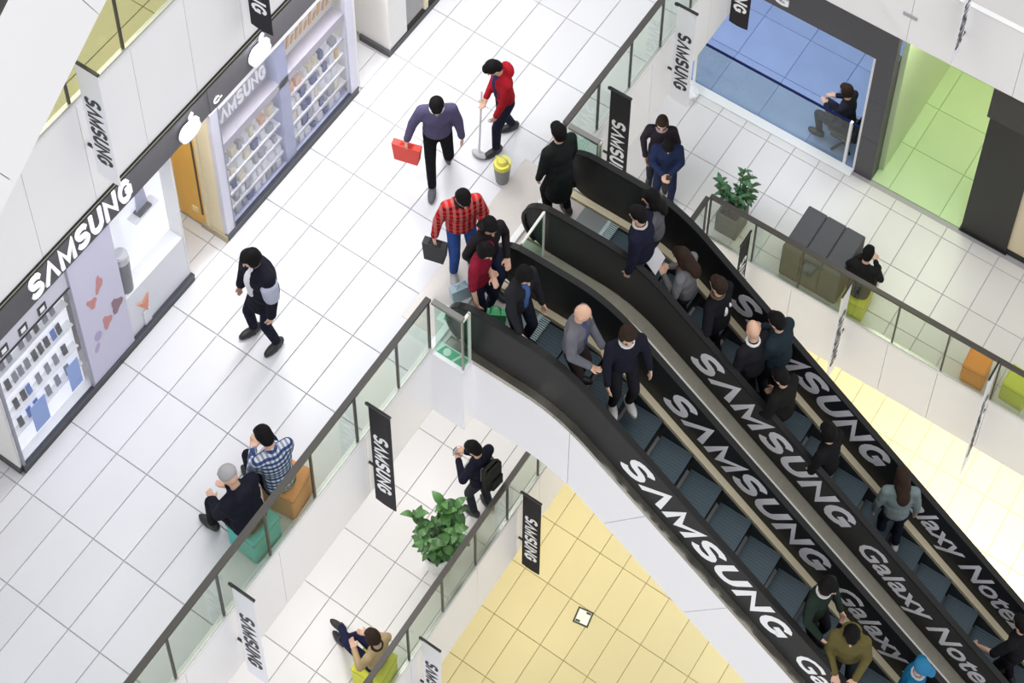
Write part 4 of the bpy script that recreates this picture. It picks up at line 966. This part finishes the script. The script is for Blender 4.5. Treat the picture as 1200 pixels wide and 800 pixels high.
person('person in tan jacket and navy jeans sitting on the lime stool by the railing', (-7.2, 7.88, Z1), 172, 1.58, 'tan', (.42, .31, .17), (.016, .018, .05), (.02, .02, .022), pz=.51, lean=-4, hair='brown', style='full',
       feet=((.74, -.06, .16), (.66, .02, 0)), hands=((.26, .14, .66), (.26, -.12, .68)), head=(0, 40), collar=(.03, .025, .02))
person('person with brown hair and dark coat standing close behind a companion on the middle floor', (-8.0, 15.46, Z1), -62, 1.70, 'umber', (.03, .022, .03), (.03, .03, .05), hair='brown', style='long', hands=((.18, .20, .9), (.16, -.20, .9)), head=(0, 15), collar=(.35, .3, .32))
cp, A = person('person in navy jacket looking down at a phone on the middle floor near the planter', (-7.78, 15.26, Z1), -58, 1.66, 'navyjk', (.018, .028, .075), (.018, .024, .06), hair='black', style='full', hands=((.28, .06, 1.12), (.28, -.06, 1.12)), head=(0, 35), bulk=1.1)
phone('phone held by the person in the navy jacket near the planter', world_pt(cp, A[0][0][2]+Vector((.10, -.04, -.02))), R(-58))
person('person in dark clothes sitting on the lime stool beside the charcoal sofa', (-4.74, 15.30, Z1), 98, 1.66, 'ink', (.014, .014, .014), (.03, .028, .022), pz=.47, lean=14, hair='black', style='short', head=(0, 25), feet=((.40, .12, 0), (.36, -.12, 0)), hands=((.40, .10, .70), (.38, -.10, .70)))
st, A = person('assistant in dark clothes sitting inside the blue floored shop', (-6.10, 17.52, Z1+.015), 175, 1.68, 'shade', (.02, .02, .03), (.03, .03, .05), pz=.55, lean=6, hair='brown', style='full', head=(0, 15), feet=((.36, .12, 0), (.34, -.12, 0)), hands=((.34, .10, .76), (.30, -.14, .76)))
ch = thing('office_chair', 'black chair under the assistant in the blue floored shop', 'chair', (-6.10, 17.52, Z1+.012), R(175))
MB().bbox(-.2, .2, -.2, .2, .38, .44, .02).build('seat', BLACK, ch); MB().bbox(-.26, -.20, -.18, .18, .40, .85, .02).build('backrest', BLACK, ch); MB().cyl((0, 0, .03), (0, 0, .38), .025).build('column', STEELD, ch)
for i in range(5): MB().cone((0, 0, .04), (.22*math.cos(i*1.257), .22*math.sin(i*1.257), .025), .02, .02, 8, 2).build('leg', BLACK, ch)

# riders on the escalators: standing on the treads
def tread(x):
    i = math.floor((x+6.62)/.40); xm = -6.62+.40*(i+1); return zc(xm-.12)-.073 if x > -6.62 else .006
def rider(label, x, y, yaw, h=1.68, **kw): return person(label, (x, y, tread(x)), yaw, h, feet=kw.pop('feet', ((.02, .09, 0), (.0, -.09, 0))), **kw)
rider('man in dark jacket and blue shirt stepping onto the lower escalator', -6.62, 9.90, -8, 1.70, top='slate', topc=(.02, .02, .024), legc=(.02, .024, .04), hair='black', style='full', shirt=(.06, .12, .30), head=(-12, 22), hands=((.16, .20, .86), (.22, -.22, .88)))
rider('bald man in grey cardigan riding down the lower escalator', -5.92, 9.90, 12, 1.68, top='ash', topc=(.14, .14, .16), legc=(.05, .035, .035), hair=None, style='bald', shirt=(.07, .08, .16), head=(10, 15), hands=((.30, .06, .98), (.24, -.18, .94)), skin=mat('skin_ruddy', (.66, .40, .27), .5), bulk=1.1)
rider('man in navy jacket, dark jeans and white shoes on the lower escalator', -5.43, 10.10, -40, 1.72, top='midnight', topc=(.012, .013, .022), legc=(.014, .014, .018), shoec=(.62, .60, .57), hair='brown', style='full', head=(-5, 12), hood=False, collar=(.7, .7, .72), hands=((.10, .26, .86), (.16, -.22, .84)))
rider('man in dark green jacket with white collar far down the lower escalator', -2.80, 9.94, -10, 1.70, top='bottle', topc=(.018, .03, .022), legc=(.02, .02, .025), hair='black', style='full', collar=(.6, .6, .58), head=(10, 18), hands=((.20, .18, .92), (.22, -.2, .92)))
rider('person in olive hooded jacket near the foot of the lower escalator', -2.34, 9.86, -70, 1.66, top='olive', topc=(.12, .10, .035), legc=(.02, .025, .03), hair='black', style='long', hood=True, head=(0, 22), hands=((.26, .14, .96), (.26, -.10, .98)), bulk=1.12)
rider('person in teal blue jacket lowest on the lower escalator', -1.66, 10.16, 5, 1.64, top='teal', topc=(.01, .13, .26), legc=(.02, .02, .03), cap=(.01, .15, .30), bulk=1.15, collar=(.5, .5, .52))
rider('woman in grey top beside the dark shirted man at the top of the upper escalator', -5.92, 11.50, 200, 1.64, top='fog', topc=(.10, .10, .11), legc=(.02, .02, .03), hair='black', style='long', head=(10, 15))
rider('man in navy sweater and khaki trousers at the top of the upper escalator', -5.90, 11.20, 190, 1.70, top='navyknit', topc=(.012, .013, .028), legc=(.16, .13, .06), hair='black', style='short', bulk=1.18, head=(0, 15), collar=(.55, .50, .45))
kp, A = rider('woman in grey cardigan reading a white sheet on the upper escalator', -5.40, 11.36, 185, 1.64, top='dove', topc=(.15, .15, .155), legc=(.015, .015, .02), hair='brown', style='long', head=(0, 25), hands=((.25, .08, 1.14), (.25, -.08, 1.12)), shirt=(.3, .04, .04))
o = thing('paper_sheet', 'white sheet held by the woman in the grey cardigan', 'paper', world_pt(kp, A[0][0][2]+Vector((.10, -.08, .02))), R(185)); mb = MB(); mb.prism([(0, -.12, 0), (0, .12, 0), (.12, .12, .16), (.12, -.12, .16)], (-.004, 0, .003)); mb.build('sheet', PW, o)
lp, A = rider('man in black jacket with white back print on the upper escalator', -5.0, 11.40, 175, 1.70, top='raven', topc=(.010, .010, .013), legc=(.016, .016, .02), hair='brown', style='short', head=(0, 5), shirt=None, collar=(.12, .09, .06), hands=((.06, .32, .92), (.12, -.25, .84)), bulk=1.1)
q = MB(); Mb = Matrix((A[4], Vector((0, 1, 0)), A[3])).transposed(); q.ell(A[2]-A[4]*.095+Vector((0, .02, -.02)), (.045, .035, .10), Mb); q.ell(A[2]-A[4]*.095+Vector((0, -.05, .02)), (.045, .02, .04), Mb); q.build('back_print', cloth('print_white', (.7, .7, .7)), lp, True)
rider('bald man in black coat with white scarf on the upper escalator', -4.48, 11.30, 160, 1.68, top='sable', topc=(.014, .014, .018), legc=(.02, .02, .024), hair=None, style='bald', shirt=(.72, .70, .70), collar=(.72, .70, .70), skin=mat('skin_ruddy', (.66, .40, .27), .5), bulk=1.1, head=(-20, 20))
rider('man in dark teal jacket holding a phone on the upper escalator', -4.30, 11.56, 175, 1.70, top='deepteal', topc=(.016, .026, .034), legc=(.014, .014, .018), hair='black', style='short', bulk=1.2, head=(0, 22), hands=((.30, .06, 1.16), (.28, -.10, 1.12)))
rider('person in black top and green camouflage trousers on the upper escalator', -4.02, 11.22, 170, 1.64, top='soot', topc=(.012, .012, .011), legc=(.07, .085, .035), hair='black', style='short', head=(10, 25), hands=((.20, .18, .92), (.22, -.16, .92)), bulk=1.1)
rider('young man in black tee shirt resting a hand on the upper escalator handrail', -3.40, 11.24, 172, 1.70, top='coal', topc=(.010, .010, .011), legc=(.012, .012, .016), hair='black', style='full', head=(0, 12), hands=((.26, .16, .98), (.08, -.24, .84)), short=True)
rider('woman in pale grey jacket with backpack low on the upper escalator', -2.60, 11.52, 120, 1.66, top='mist', topc=(.16, .20, .20), legc=(.014, .016, .03), shoec=(.5, .5, .5), hair='brown', style='long', head=(10, 18), collar=(.4, .4, .38))
rider('person in black tee shirt reaching for the rail at the foot of the upper escalator', -.86, 11.44, 165, 1.68, top='night', topc=(.010, .010, .011), legc=(.014, .014, .018), hair='black', style='short', short=True, hands=((.34, .30, 1.0), (.08, -.24, .84)))

# voxel surfaces are made final in one pass
bpy.context.view_layer.update(); dg = bpy.context.evaluated_depsgraph_get()
new = [(o, bpy.data.meshes.new_from_object(o.evaluated_get(dg))) for o in REMESH]
for o, me in new:
    o.modifiers.clear(); old = o.data; o.data = me
    me.polygons.foreach_set('use_smooth', [True]*len(me.polygons))
    bpy.data.meshes.remove(old)
